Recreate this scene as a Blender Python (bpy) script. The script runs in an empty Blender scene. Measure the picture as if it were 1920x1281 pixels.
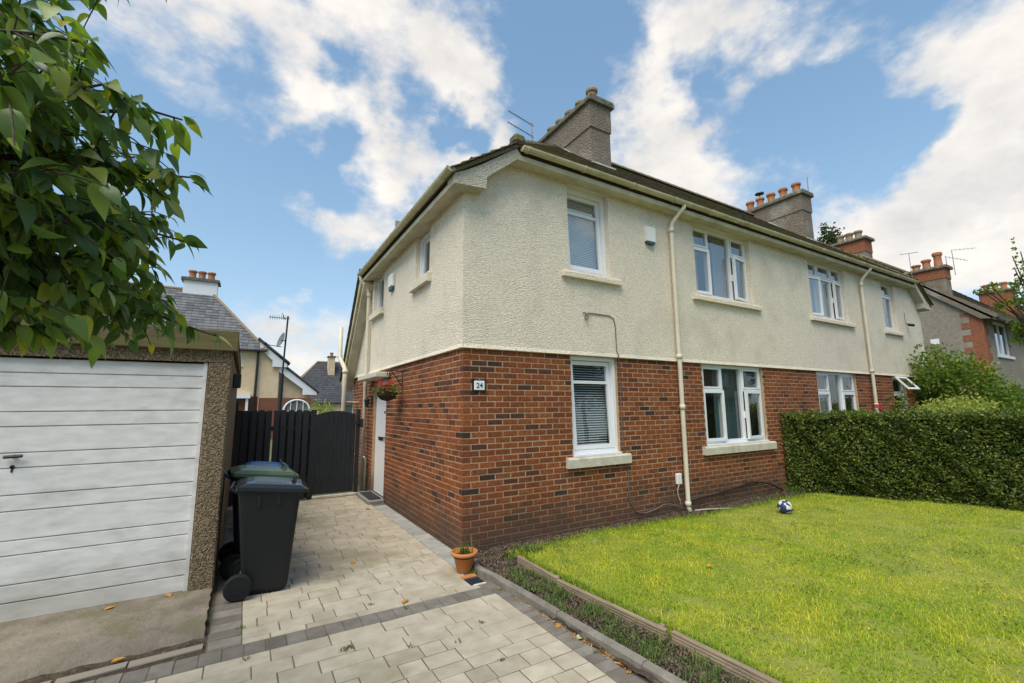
import bpy, bmesh, math, random
import numpy as np
from mathutils import Vector, Matrix
random.seed(7)
rng = np.random.default_rng(11)
S = bpy.context.scene
COL = S.collection
R_ = math.radians

# ------------------------------------------------------------------ camera, sky, sun, exposure
CAM = Vector((-2.1056, -4.6171, 1.5705))
RIGHT = Vector((0.85935, -0.51131, -0.0088))
UP = Vector((-0.0673, -0.13012, 0.98921))
FWD = Vector((0.50694, 0.84949, 0.14623))
FPX = 832.36
cd = bpy.data.cameras.new('camera')
cam = bpy.data.objects.new('camera', cd)
COL.objects.link(cam)
cam.matrix_world = Matrix(((RIGHT.x, UP.x, -FWD.x, CAM.x), (RIGHT.y, UP.y, -FWD.y, CAM.y),
                           (RIGHT.z, UP.z, -FWD.z, CAM.z), (0, 0, 0, 1)))
cd.sensor_fit = 'HORIZONTAL'
cd.sensor_width = 36.0
cd.lens = FPX / 1920 * 36
cd.clip_start = 0.05
cd.clip_end = 3000
S.camera = cam

def ray(px, py):
    return (RIGHT * (px - 960) - UP * (py - 640.5) + FWD * FPX) / FPX

def at(px, py, d):
    "point d metres in front of the camera along its axis"
    return CAM + ray(px, py) * d

SUN_EL = 58.0
sun_dir = Vector((math.cos(R_(SUN_EL)) * -0.84, math.cos(R_(SUN_EL)) * -0.54, math.sin(R_(SUN_EL)))).normalized()
sd = bpy.data.lights.new('sun', 'SUN')
sd.energy = 1.75
sd.angle = R_(48)
sd.color = (1.0, 0.92, 0.79)
sun = bpy.data.objects.new('sun', sd)
COL.objects.link(sun)
sun.rotation_euler = sun_dir.to_track_quat('Z', 'Y').to_euler()
sun.location = (0, 0, 30)

W = bpy.data.worlds.new('World')
S.world = W
W.use_nodes = True
wn, wl = W.node_tree.nodes, W.node_tree.links
wn.clear()
wout = wn.new('ShaderNodeOutputWorld')
wbg = wn.new('ShaderNodeBackground')
wbg.inputs['Strength'].default_value = 0.1
wl.new(wbg.outputs[0], wout.inputs[0])
sky = wn.new('ShaderNodeTexSky')
sky.sky_type = 'NISHITA'
sky.sun_disc = False
sky.sun_elevation = R_(SUN_EL)
sky.sun_rotation = math.atan2(sun_dir.x, sun_dir.y)
sky.altitude = 50
sky.air_density = 1.0
sky.dust_density = 0.15
sky.ozone_density = 1.6
SKY_GAIN, CLOUD_LIGHT = 1.5, 4.0

def wnode(t, **kw):
    n = wn.new(t)
    for k, v in kw.items():
        setattr(n, k, v)
    return n
def wmath(op, a, b=None, c=None, clamp=False):
    n = wnode('ShaderNodeMath', operation=op, use_clamp=clamp)
    for i, v in enumerate((a, b, c)):
        if v is None: continue
        if isinstance(v, (int, float)): n.inputs[i].default_value = v
        else: wl.new(v, n.inputs[i])
    return n.outputs[0]
tc = wnode('ShaderNodeTexCoord')
nrm = wnode('ShaderNodeVectorMath', operation='NORMALIZE')
wl.new(tc.outputs['Generated'], nrm.inputs[0])
sep = wnode('ShaderNodeSeparateXYZ')
wl.new(nrm.outputs[0], sep.inputs[0])
cmb = wnode('ShaderNodeCombineXYZ')
wl.new(sep.outputs[0], cmb.inputs[0])
wl.new(sep.outputs[1], cmb.inputs[1])
wl.new(wmath('MULTIPLY', sep.outputs[2], 1.7), cmb.inputs[2])
def wnoise(scale, detail, rough, off):
    mp = wnode('ShaderNodeMapping')
    mp.inputs['Location'].default_value = off
    wl.new(cmb.outputs[0], mp.inputs[0])
    n = wnode('ShaderNodeTexNoise')
    n.inputs['Scale'].default_value = scale
    n.inputs['Detail'].default_value = detail
    n.inputs['Roughness'].default_value = rough
    wl.new(mp.outputs[0], n.inputs['Vector'])
    return n.outputs[0]
big = wnoise(2.2, 2, 0.5, (3.1, 1.7, 0))
fine = wnoise(6.5, 11, 0.60, (0.4, 5.2, 0))
acc = wmath('ADD', wmath('MULTIPLY', big, 0.30), wmath('MULTIPLY', fine, 1.05))
# cloud banks and clear gaps, as directions in the sky
CLOUDS = [(1300, 190, .07, -.26), (1430, 195, .07, -.26), (1180, 150, .05, -.15), (640, 150, .05, -.26), (480, 165, .05, -.2), (860, 215, .05, -.28), (600, 345, .05, -.2), (740, 215, .04, -.2), (1640, 190, .1, -.26), (1690, 290, .07, -.2), (1900, 300, .05, -.15),
          (480, 60, .17, .24), (300, 20, .16, .2), (640, 30, .15, .2), (790, 30, .12, .18), (1250, 90, .10, .24), (1370, 60, .15, .28), (1500, 40, .12, .22), (1700, 20, .16, .2), (1880, 60, .14, .18),
          (690, 285, .10, .34), (800, 300, .11, .34), (920, 285, .09, .28), (630, 425, .09, .40), (720, 400, .07, .3), (1210, 290, .11, .34), (1320, 330, .12, .30), (1230, 350, .09, .26),
          (1640, 400, .12, .34), (1780, 410, .14, .34), (1880, 440, .14, .3), (1850, 170, .12, .28), (1790, 230, .08, .24), (560, 640, .12, .36), (850, 110, .07, .3), (900, 145, .06, .26), (540, 210, .07, .3), (690, 180, .08, .28),
          (1210, 200, .07, .22), (1400, 190, .06, .16),
          (450, 350, .24, -.20), (400, 500, .2, -.15), (1080, 60, .10, -.2), (1010, 170, .07, -.15), (1560, 220, .13, -.14), (1640, 300, .08, -.1),
          (620, 130, .05, -.14), (1480, 320, .07, -.10), (790, 420, .08, -.12)]
wn1 = wnode('ShaderNodeTexNoise')
wn1.inputs['Scale'].default_value = 7.0
wn1.inputs['Detail'].default_value = 5
wl.new(nrm.outputs[0], wn1.inputs['Vector'])
wrp = wnode('ShaderNodeVectorMath', operation='MULTIPLY_ADD')     # ragged outlines
wl.new(wn1.outputs['Color'], wrp.inputs[0])
wrp.inputs[1].default_value = (.30, .30, .30)
wrp.inputs[2].default_value = (-.15, -.15, -.15)
wadd = wnode('ShaderNodeVectorMath', operation='ADD')
wl.new(wrp.outputs[0], wadd.inputs[0])
wl.new(nrm.outputs[0], wadd.inputs[1])
for px, py, rad, wt in CLOUDS:
    d = ray(px, py).normalized()
    dp = wnode('ShaderNodeVectorMath', operation='DISTANCE')
    wl.new(wadd.outputs[0], dp.inputs[0])
    dp.inputs[1].default_value = d
    mr = wnode('ShaderNodeMapRange', interpolation_type='SMOOTHSTEP')
    mr.inputs['From Min'].default_value = rad * 1.5
    mr.inputs['From Max'].default_value = 0
    mr.inputs['To Min'].default_value = 0
    mr.inputs['To Max'].default_value = wt * .88
    wl.new(dp.outputs['Value'], mr.inputs['Value'])
    acc = wmath('ADD', acc, mr.outputs[0])
cov = wnode('ShaderNodeMapRange', interpolation_type='SMOOTHSTEP')
cov.inputs['From Min'].default_value = 0.69
cov.inputs['From Max'].default_value = 1.06
wl.new(acc, cov.inputs['Value'])
shade = wnode('ShaderNodeMapRange')
shade.inputs['From Min'].default_value = 0.3
shade.inputs['From Max'].default_value = 0.7
wl.new(wnoise(7.0, 8, 0.6, (7.7, 2.2, 0)), shade.inputs['Value'])
cc = wnode('ShaderNodeMix', data_type='RGBA')
cc.inputs[6].default_value = (CLOUD_LIGHT * .79, CLOUD_LIGHT * .765, CLOUD_LIGHT * .745, 1)
cc.inputs[7].default_value = (CLOUD_LIGHT * 1.14, CLOUD_LIGHT * 1.07, CLOUD_LIGHT * .98, 1)
wl.new(shade.outputs[0], cc.inputs[0])
sg = wnode('ShaderNodeVectorMath', operation='MULTIPLY')
wl.new(sky.outputs[0], sg.inputs[0])
sg.inputs[1].default_value = (SKY_GAIN * .82, SKY_GAIN * .96, SKY_GAIN * .93)
mx = wnode('ShaderNodeMix', data_type='RGBA')
wl.new(wmath('MULTIPLY', cov.outputs[0], 0.94), mx.inputs[0])
cden = wnode('ShaderNodeVectorMath', operation='MULTIPLY_ADD')      # soft shoulder so the horizon glow does not burn out
wl.new(sg.outputs[0], cden.inputs[0])
cden.inputs[1].default_value = (.20, .17, .135)
cden.inputs[2].default_value = (1, 1, 1)
cdiv = wnode('ShaderNodeVectorMath', operation='DIVIDE')
wl.new(sg.outputs[0], cdiv.inputs[0])
wl.new(cden.outputs[0], cdiv.inputs[1])
wl.new(cdiv.outputs[0], mx.inputs[6])
wl.new(cc.outputs[2], mx.inputs[7])
wl.new(mx.outputs[2], wbg.inputs[0])

S.view_settings.view_transform = 'Standard'
S.view_settings.look = 'None'
S.view_settings.gamma = 1
S.view_settings.exposure = 1.3
S.view_settings.use_curve_mapping = False
S.render.engine = 'CYCLES'
S.cycles.max_bounces = 8
S.cycles.transparent_max_bounces = 12
S.cycles.use_denoising = True

# ------------------------------------------------------------------ materials
MATS = {}
def pm(name, c1, c2=None, scale=6.0, rough=0.85, bump=0.0, bscale=60.0, bdist=0.01, spec=0.3, detail=5,
       c3=None, s3=1.5, t3=(0.5, 0.7), rand=None, island=False, objrand=False, transl=0.0, metal=0.0,
       stretch=None, vor=0.0, contrast=(0.35, 0.65), damp=None):
    "procedural material in world space: two-tone noise, optional third stain colour, per-piece variation, bump"
    m = bpy.data.materials.new(name)
    m.use_nodes = True
    nt = m.node_tree
    N, L = nt.nodes, nt.links
    b = N['Principled BSDF']
    b.inputs['Roughness'].default_value = rough
    b.inputs['Specular IOR Level'].default_value = spec
    b.inputs['Metallic'].default_value = metal
    geo = N.new('ShaderNodeNewGeometry')
    vec = geo.outputs['Position']
    if stretch:
        mp = N.new('ShaderNodeMapping')
        mp.inputs['Scale'].default_value = stretch
        L.new(vec, mp.inputs[0])
        vec = mp.outputs[0]
    def noise(s, d=detail, r=.55):
        n = N.new('ShaderNodeTexNoise')
        n.inputs['Scale'].default_value = s
        n.inputs['Detail'].default_value = d
        n.inputs['Roughness'].default_value = r
        L.new(vec, n.inputs['Vector'])
        return n.outputs[0]
    def mr(v, a, c):
        n = N.new('ShaderNodeMapRange')
        n.inputs[1].default_value = a
        n.inputs[2].default_value = c
        L.new(v, n.inputs[0])
        return n.outputs[0]
    def mix(f, a, c):
        n = N.new('ShaderNodeMix')
        n.data_type = 'RGBA'
        for i, v in ((0, f), (6, a), (7, c)):
            if isinstance(v, tuple): n.inputs[i].default_value = (*v, 1)
            elif isinstance(v, (int, float)): n.inputs[i].default_value = v
            else: L.new(v, n.inputs[i])
        return n.outputs[2]
    col = c1
    if c2: col = mix(mr(noise(scale), *contrast), c1, c2)
    if rand:      # list of (position, colour) for the per-piece ramp
        rp = N.new('ShaderNodeValToRGB')
        while len(rp.color_ramp.elements) < len(rand): rp.color_ramp.elements.new(0.5)
        for e, (p, c) in zip(rp.color_ramp.elements, rand):
            e.position = p
            e.color = (*c, 1)
        if objrand:
            oi = N.new('ShaderNodeObjectInfo')
            L.new(oi.outputs['Random'], rp.inputs[0])
        else:
            L.new(geo.outputs['Random Per Island'], rp.inputs[0])
        col = rp.outputs[0]
        if c2:
            n = N.new('ShaderNodeMix')
            n.data_type = 'RGBA'
            n.blend_type = 'MULTIPLY'
            n.inputs[0].default_value = 1
            L.new(col, n.inputs[6])
            L.new(mix(mr(noise(scale), *contrast), c1, c2), n.inputs[7])
            col = n.outputs[2]
    if c3: col = mix(mr(noise(s3, 6, .6), *t3), col, c3)
    if damp:      # (colour, z from, z to, strength): splash dirt rising unevenly from the ground
        sp = N.new('ShaderNodeSeparateXYZ')
        L.new(geo.outputs['Position'], sp.inputs[0])
        ad = N.new('ShaderNodeMath')
        ad.operation = 'MULTIPLY_ADD'
        L.new(noise(2.5, 5, .6), ad.inputs[0])
        ad.inputs[1].default_value = -0.9
        L.new(sp.outputs[2], ad.inputs[2])
        mm = N.new('ShaderNodeMath')
        mm.operation = 'MULTIPLY'
        L.new(mr(ad.outputs[0], damp[2], damp[1]), mm.inputs[0])
        mm.inputs[1].default_value = damp[3]
        col = mix(mm.outputs[0], col, damp[0])
    if isinstance(col, tuple): b.inputs['Base Color'].default_value = (*col, 1)
    else: L.new(col, b.inputs['Base Color'])
    if bump:
        if vor:
            v = N.new('ShaderNodeTexVoronoi')
            v.inputs['Scale'].default_value = bscale
            L.new(vec, v.inputs['Vector'])
            ad = N.new('ShaderNodeMath')
            ad.operation = 'MULTIPLY_ADD'
            L.new(v.outputs['Distance'], ad.inputs[0])
            ad.inputs[1].default_value = -vor
            L.new(noise(bscale * .7, 4), ad.inputs[2])
            h = ad.outputs[0]
        else: h = noise(bscale, 6, .6)
        bp = N.new('ShaderNodeBump')
        bp.inputs['Strength'].default_value = bump
        bp.inputs['Distance'].default_value = bdist
        L.new(h, bp.inputs['Height'])
        L.new(bp.outputs[0], b.inputs['Normal'])
    if transl:
        t = N.new('ShaderNodeBsdfTranslucent')
        if isinstance(col, tuple): t.inputs[0].default_value = (*col, 1)
        else:
            hs = N.new('ShaderNodeHueSaturation')
            hs.inputs['Value'].default_value = 1.5
            hs.inputs['Saturation'].default_value = 1.15
            L.new(col, hs.inputs['Color'])
            L.new(hs.outputs[0], t.inputs[0])
        ms = N.new('ShaderNodeMixShader')
        ms.inputs[0].default_value = transl
        L.new(b.outputs[0], ms.inputs[1])
        L.new(t.outputs[0], ms.inputs[2])
        L.new(ms.outputs[0], N['Material Output'].inputs[0])
    MATS[name] = m
    return m

def glass(name, f0=0.07, tint=(.82, .88, .88)):
    m = bpy.data.materials.new(name)
    m.use_nodes = True
    N, L = m.node_tree.nodes, m.node_tree.links
    N.remove(N['Principled BSDF'])
    lw = N.new('ShaderNodeLayerWeight')
    lw.inputs[0].default_value = 0.5
    p = N.new('ShaderNodeMath'); p.operation = 'POWER'; p.inputs[1].default_value = 4.0
    L.new(lw.outputs['Facing'], p.inputs[0])
    q = N.new('ShaderNodeMath'); q.operation = 'MULTIPLY_ADD'; q.inputs[1].default_value = 1 - f0; q.inputs[2].default_value = f0
    L.new(p.outputs[0], q.inputs[0])
    t = N.new('ShaderNodeBsdfTransparent'); t.inputs[0].default_value = (*tint, 1)
    g = N.new('ShaderNodeBsdfGlossy'); g.inputs['Roughness'].default_value = 0.01
    geo = N.new('ShaderNodeNewGeometry')
    n = N.new('ShaderNodeTexNoise'); n.inputs['Scale'].default_value = 1.6
    L.new(geo.outputs['Position'], n.inputs['Vector'])
    bp = N.new('ShaderNodeBump'); bp.inputs['Strength'].default_value = .05; bp.inputs['Distance'].default_value = .02
    L.new(n.outputs[0], bp.inputs['Height']); L.new(bp.outputs[0], g.inputs['Normal'])
    ms = N.new('ShaderNodeMixShader')
    L.new(q.outputs[0], ms.inputs[0]); L.new(t.outputs[0], ms.inputs[1]); L.new(g.outputs[0], ms.inputs[2])
    L.new(ms.outputs[0], N['Material Output'].inputs[0])
    MATS[name] = m

BR = [(0.0, (.055, .034, .028)), (.05, (.10, .046, .029)), (.13, (.19, .060, .024)), (.4, (.265, .078, .023)), (.7, (.30, .090, .026)), (.93, (.345, .112, .033)), (1.0, (.19, .068, .037))]
pm('brick', (1, 1, 1), (.55, .50, .50), scale=30, rough=.9, bump=.5, bscale=140, bdist=.005, rand=BR, objrand=True, damp=((.075, .052, .036), -.35, .15, .8))
pm('brick_mass', (1, 1, 1), (.55, .50, .50), scale=30, rough=.9, bump=.5, bscale=140, bdist=.005, rand=BR, damp=((.075, .052, .036), -.35, .15, .8))
pm('mortar', (.48, .335, .215), (.38, .265, .17), scale=14, rough=.95, bump=.4, bscale=150, bdist=.003, damp=((.12, .09, .065), -.35, .15, .85))
pm('roughcast', (.89, .795, .635), (.72, .635, .495), scale=38, contrast=(.42, .66), rough=.95, bump=.85, bscale=72, bdist=.02, vor=.8, c3=(.62, .555, .44), s3=1.3, t3=(.50, .80))
pm('roughcast_grey', (.64, .585, .47), (.50, .455, .365), scale=30, rough=.95, bump=1.0, bscale=60, bdist=.02, vor=.8, c3=(.60, .56, .46), s3=2, t3=(.5, .8))
pm('soffit', (.60, .545, .40), (.46, .42, .29), scale=4, rough=.9, bump=.3, bscale=90, c3=(.31, .29, .17), s3=2.4, t3=(.52, .8))
pm('chimney_harl', (.28, .235, .18), (.175, .147, .11), scale=34, rough=.95, bump=1.0, bscale=48, bdist=.03, vor=.8, c3=(.45, .42, .37), s3=1.2, t3=(.52, .8))
pm('coping', (.17, .155, .12), (.09, .09, .062), scale=9, rough=.95, bump=.6, bscale=70, c3=(.30, .27, .13), s3=5, t3=(.56, .7))
pm('old_clay', (.34, .24, .15), (.20, .16, .11), scale=14, rough=.9, bump=.4, bscale=70)
pm('clay', (.44, .185, .085), (.30, .13, .065), scale=9, rough=.85, bump=.3, bscale=80)
pm('gutter', (.57, .52, .36), (.44, .40, .22), scale=3.5, rough=.55, c3=(.26, .24, .09), s3=5, t3=(.55, .75), bump=.1, bscale=50)
pm('cream_paint', (.66, .60, .47), (.58, .52, .39), scale=4, rough=.5, c3=(.42, .37, .25), s3=5, t3=(.62, .8))
pm('white_upvc', (.80, .81, .82), (.77, .78, .79), scale=4, rough=.35, spec=.45)
pm('white_door', (.80, .80, .80), (.77, .77, .77), scale=4, rough=.3, spec=.5)
pm('sill', (.62, .57, .46), (.52, .475, .37), scale=10, rough=.9, bump=.4, bscale=80, c3=(.34, .31, .23), s3=6, t3=(.56, .78))
pm('blind', (.74, .75, .74), rough=.5)
pm('curtain', (.62, .62, .60), (.55, .55, .54), scale=20, rough=.9, transl=.3)
pm('teal_curtain', (.20, .30, .31), (.16, .25, .26), scale=20, rough=.9, transl=.2)
pm('interior', (.34, .32, .29), (.30, .28, .26), scale=2, rough=.9)
pm('roof_tile', (1, 1, 1), (.6, .6, .58), scale=18, rough=.92, bump=.6, bscale=60, rand=[(0, (.12, .10, .078)), (.4, (.18, .15, .112)), (.75, (.24, .19, .135)), (1, (.16, .105, .075))], c3=(.155, .145, .035), s3=1.1, t3=(.46, .66))
pm('slate', (1, 1, 1), (.7, .7, .7), scale=9, rough=.75, rand=[(0, (.10, .105, .115)), (.5, (.15, .155, .165)), (1, (.19, .19, .195))], bump=.2, bscale=40)
pm('slate_dark', (1, 1, 1), (.8, .8, .8), scale=9, rough=.8, rand=[(0, (.055, .057, .065)), (1, (.085, .087, .095))])
pm('lead', (.62, .62, .60), (.42, .42, .40), scale=14, rough=.6)
pm('garage_door', (.77, .755, .73), (.65, .635, .605), scale=7, rough=.5, stretch=(1, 1, 3.0), c3=(.42, .415, .38), s3=2.2, t3=(.52, .82), damp=((.40, .37, .30), -.40, .02, .6))
pm('pebbledash', (.35, .26, .155), (.12, .09, .06), scale=72, rough=.9, bump=1.0, bscale=85, bdist=.02, vor=.9, contrast=(.38, .60), c3=(.50, .40, .27), s3=60, t3=(.58, .66), detail=3)
pm('mossy_timber', (.16, .125, .07), (.10, .085, .04), scale=5, rough=.95, bump=.5, bscale=30, stretch=(.6, 3, 6), c3=(.155, .145, .045), s3=2.2, t3=(.42, .70))
pm('apron', (.24, .205, .16), (.15, .125, .095), scale=5, rough=.95, bump=.8, bscale=26, bdist=.02, c3=(.155, .15, .075), s3=2.5, t3=(.50, .75))
PV = [(0, (.42, .37, .285)), (.3, (.46, .41, .32)), (.6, (.49, .435, .34)), (.85, (.44, .385, .30)), (1, (.39, .34, .265))]
pm('paver', (1, 1, 1), (.80, .78, .74), scale=7, rough=.85, bump=.35, bscale=110, bdist=.004, rand=PV, objrand=True, c3=(.20, .175, .09), s3=.95, t3=(.51, .72))
pm('paver_mass', (1, 1, 1), (.80, .78, .74), scale=7, rough=.85, bump=.35, bscale=110, bdist=.004, rand=PV, c3=(.20, .175, .09), s3=.95, t3=(.51, .72))
PD = [(0, (.155, .135, .115)), (.5, (.205, .182, .155)), (1, (.25, .225, .192))]
pm('paver_dark', (1, 1, 1), (.72, .72, .70), scale=9, rough=.85, bump=.35, bscale=110, bdist=.004, rand=PD, objrand=True)
pm('paver_dark_mass', (1, 1, 1), (.72, .72, .70), scale=9, rough=.85, bump=.35, bscale=110, bdist=.004, rand=PD)
PG = [(0, (.29, .295, .28)), (.5, (.36, .36, .335)), (1, (.40, .385, .345))]
pm('paver_grey', (1, 1, 1), (.8, .8, .78), scale=9, rough=.85, bump=.3, bscale=110, bdist=.004, rand=PG, objrand=True)
pm('paver_grey_mass', (1, 1, 1), (.8, .8, .78), scale=9, rough=.85, bump=.3, bscale=110, bdist=.004, rand=PG)
pm('joint_sand', (.17, .145, .095), (.12, .105, .06), scale=9, rough=1, bump=.4, bscale=120)
pm('kerb', (.225, .205, .17), (.165, .15, .122), scale=12, rough=.9, bump=.4, bscale=90, c3=(.31, .29, .25), s3=5, t3=(.5, .8))
pm('soil', (.115, .082, .055), (.06, .043, .030), scale=14, rough=1, bump=1, bscale=40, bdist=.03, c3=(.17, .135, .10), s3=25, t3=(.56, .68))
pm('soil_clod', (1, 1, 1), (.7, .7, .7), scale=30, rough=1, rand=[(0, (.05, .035, .025)), (.6, (.12, .085, .06)), (.9, (.21, .17, .13)), (1, (.26, .15, .06))])
pm('ground', (.12, .13, .05), (.09, .10, .04), scale=.6, rough=1)
pm('asphalt', (.055, .055, .057), (.045, .045, .046), scale=40, rough=.9, bump=.3, bscale=150)
pm('lawn_base', (.25, .26, .05), (.18, .20, .035), scale=5, rough=1)
pm('grass', (.95, 1.08, .50), (1.52, 1.34, .62), scale=2.3, rough=.75, spec=.15, contrast=(.38, .62), rand=[(0, (.18, .28, .045)), (.45, (.28, .365, .065)), (.8, (.36, .41, .09)), (.93, (.46, .45, .14)), (1, (.56, .50, .25))], transl=.38)
pm('edge_grass', (.8, .95, .6), (1.25, 1.15, .7), scale=3, rough=.75, rand=[(0, (.12, .21, .035)), (.6, (.22, .30, .05)), (1, (.34, .38, .09))], transl=.35)
pm('weed', (1, 1, 1), (.75, .8, .75), scale=5, rough=.7, rand=[(0, (.07, .135, .030)), (.6, (.125, .205, .045)), (1, (.21, .24, .075))], transl=.3)
pm('hedge_leaf', (1, 1, 1), (.7, .78, .75), scale=3, rough=.5, spec=.35, rand=[(0, (.035, .065, .012)), (.5, (.105, .155, .026)), (.85, (.215, .26, .045)), (1, (.32, .29, .08))], transl=.25)
pm('hedge_shade', (.010, .014, .005), (.014, .013, .006), scale=20, rough=1)
pm('shrub_leaf', (1, 1, 1), (.75, .8, .75), scale=2, rough=.55, rand=[(0, (.075, .135, .022)), (.5, (.15, .23, .034)), (1, (.25, .31, .05))], transl=.35)
pm('pale_leaf', (1, 1, 1), (.8, .82, .75), scale=3, rough=.55, rand=[(0, (.19, .25, .045)), (.5, (.30, .36, .07)), (1, (.42, .44, .12))], transl=.35)
pm('far_leaf', (1, 1, 1), (.75, .8, .75), scale=1.5, rough=.6, rand=[(0, (.028, .052, .016)), (1, (.085, .12, .036))], transl=.25)
CL = [(0, (.060, .110, .036)), (.4, (.110, .185, .044)), (.75, (.180, .265, .055)), (.93, (.28, .35, .06)), (1, (.50, .46, .08))]
pm('cherry_leaf', (1, 1, 1), (.8, .85, .8), scale=6, rough=.36, spec=.5, rand=CL, objrand=True, transl=.45, bump=.25, bscale=60, bdist=.004)
pm('cherry_leaf_mass', (1, 1, 1), (.8, .85, .8), scale=6, rough=.36, spec=.5, rand=CL, transl=.45, bump=.25, bscale=60, bdist=.004)
pm('bark', (.085, .060, .045), (.045, .034, .028), scale=20, rough=.9, bump=.6, bscale=60)
pm('twig', (.10, .065, .040), (.06, .045, .03), scale=20, rough=.8)
pm('charcoal_paint', (.019, .022, .025), (.013, .015, .018), scale=7, rough=.6, bump=.15, bscale=40, stretch=(4, 4, .5))
pm('bin_plastic', (.0075, .0095, .011), (.006, .0075, .0085), scale=5, rough=.48, spec=.4, bump=.12, bscale=200, bdist=.002)
pm('bin_lid', (.013, .015, .018), (.010, .012, .014), scale=5, rough=.20, spec=.55, bump=.1, bscale=200, bdist=.002)
pm('bin_green', (.085, .125, .06), (.06, .095, .045), scale=5, rough=.35, spec=.5)
pm('bin_blue', (.03, .12, .36), (.025, .10, .30), scale=5, rough=.4)
pm('rubber', (.012, .012, .012), rough=.8)
pm('black_metal', (.014, .014, .015), rough=.45, spec=.5)
pm('galvanised', (.30, .30, .30), (.2, .2, .2), scale=20, rough=.5, metal=.5)
pm('dish_grey', (.16, .165, .17), rough=.5)
pm('terracotta', (.54, .205, .060), (.46, .17, .05), scale=10, rough=.7, c3=(.58, .30, .15), s3=6, t3=(.6, .8))
pm('coir', (.07, .045, .028), (.04, .026, .016), scale=40, rough=1, bump=.8, bscale=90)
pm('red_petal', (.62, .02, .04), (.75, .06, .10), scale=30, rough=.6, transl=.2)
pm('orange_petal', (.75, .24, .03), rough=.6)
pm('dead_leaf', (.55, .27, .04), (.42, .18, .03), scale=40, rough=.8)
pm('green_dead_leaf', (.42, .46, .26), rough=.8)
pm('board', (.33, .25, .165), (.22, .17, .12), scale=7, rough=.9, bump=.4, bscale=40, stretch=(5, .6, 6), c3=(.20, .165, .115), s3=2.5, t3=(.5, .75))
pm('plastic_white', (.74, .74, .70), rough=.4)
pm('plastic_blue', (.03, .09, .12), rough=.4)
pm('grey_cable', (.16, .14, .125), rough=.6)
pm('pale_cable', (.50, .46, .40), rough=.6)
pm('ceramic', (.80, .82, .82), rough=.25, spec=.5)
pm('ink', (.03, .05, .09), rough=.5)
pm('mat_black', (.02, .02, .02), (.035, .033, .03), scale=60, rough=1)
pm('stone_step', (.24, .23, .22), (.19, .18, .17), scale=9, rough=.9)
pm('far_cream', (.68, .525, .35), (.60, .46, .30), scale=3, rough=.95)
pm('far_white', (.74, .75, .77), rough=.6)
pm('far_brick', (.23, .095, .055), (.15, .065, .042), scale=16, rough=.95)
pm('quoin_brick', (.30, .115, .058), (.20, .08, .045), scale=14, rough=.95)
pm('grey_harl', (.285, .25, .20), (.215, .19, .155), scale=9, rough=.95, bump=.6, bscale=60, c3=(.36, .33, .28), s3=1, t3=(.5, .8))
pm('grout_grey', (.27, .235, .18), rough=.9)
glass('window_glass', 0.10)
glass('sky_glass', 0.30)

# football: printed panels
m = bpy.data.materials.new('football_skin'); m.use_nodes = True
N, L = m.node_tree.nodes, m.node_tree.links
tcn = N.new('ShaderNodeTexCoord'); vo = N.new('ShaderNodeTexVoronoi'); vo.inputs['Scale'].default_value = 24
L.new(tcn.outputs['Object'], vo.inputs['Vector'])
sp = N.new('ShaderNodeSeparateColor'); L.new(vo.outputs['Color'], sp.inputs[0])
rp = N.new('ShaderNodeValToRGB'); rp.color_ramp.interpolation = 'CONSTANT'
for e, (p, c) in zip([rp.color_ramp.elements[0], rp.color_ramp.elements[1], rp.color_ramp.elements.new(.6), rp.color_ramp.elements.new(.8)],
                     [(0, (.025, .04, .13)), (.24, (.62, .64, .66)), (.60, (.55, .56, .16)), (.72, (.62, .64, .66))]):
    e.position = p; e.color = (*c, 1)
L.new(sp.outputs[0], rp.inputs[0]); L.new(rp.outputs[0], N['Principled BSDF'].inputs['Base Color'])
N['Principled BSDF'].inputs['Roughness'].default_value = .4
MATS['football_skin'] = m

# ------------------------------------------------------------------ mesh helpers
def setprops(o, label=None, cat=None, group=None, kind=None):
    if label: o['label'] = label
    if cat: o['category'] = cat
    if group: o['group'] = group
    if kind: o['kind'] = kind
    return o

def empty(name, loc=(0, 0, 0), label=None, cat=None, group=None, kind=None, rz=0.0):
    o = bpy.data.objects.new(name, None)
    o.empty_display_size = .2
    COL.objects.link(o)
    o.location = loc
    o.rotation_euler = (0, 0, rz)
    return setprops(o, label, cat, group, kind)

def link(name, me, mat, parent=None, **kw):
    o = bpy.data.objects.new(name, me)
    COL.objects.link(o)
    if mat and not me.materials: me.materials.append(MATS[mat])
    if parent: o.parent = parent
    return setprops(o, **kw)

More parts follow.
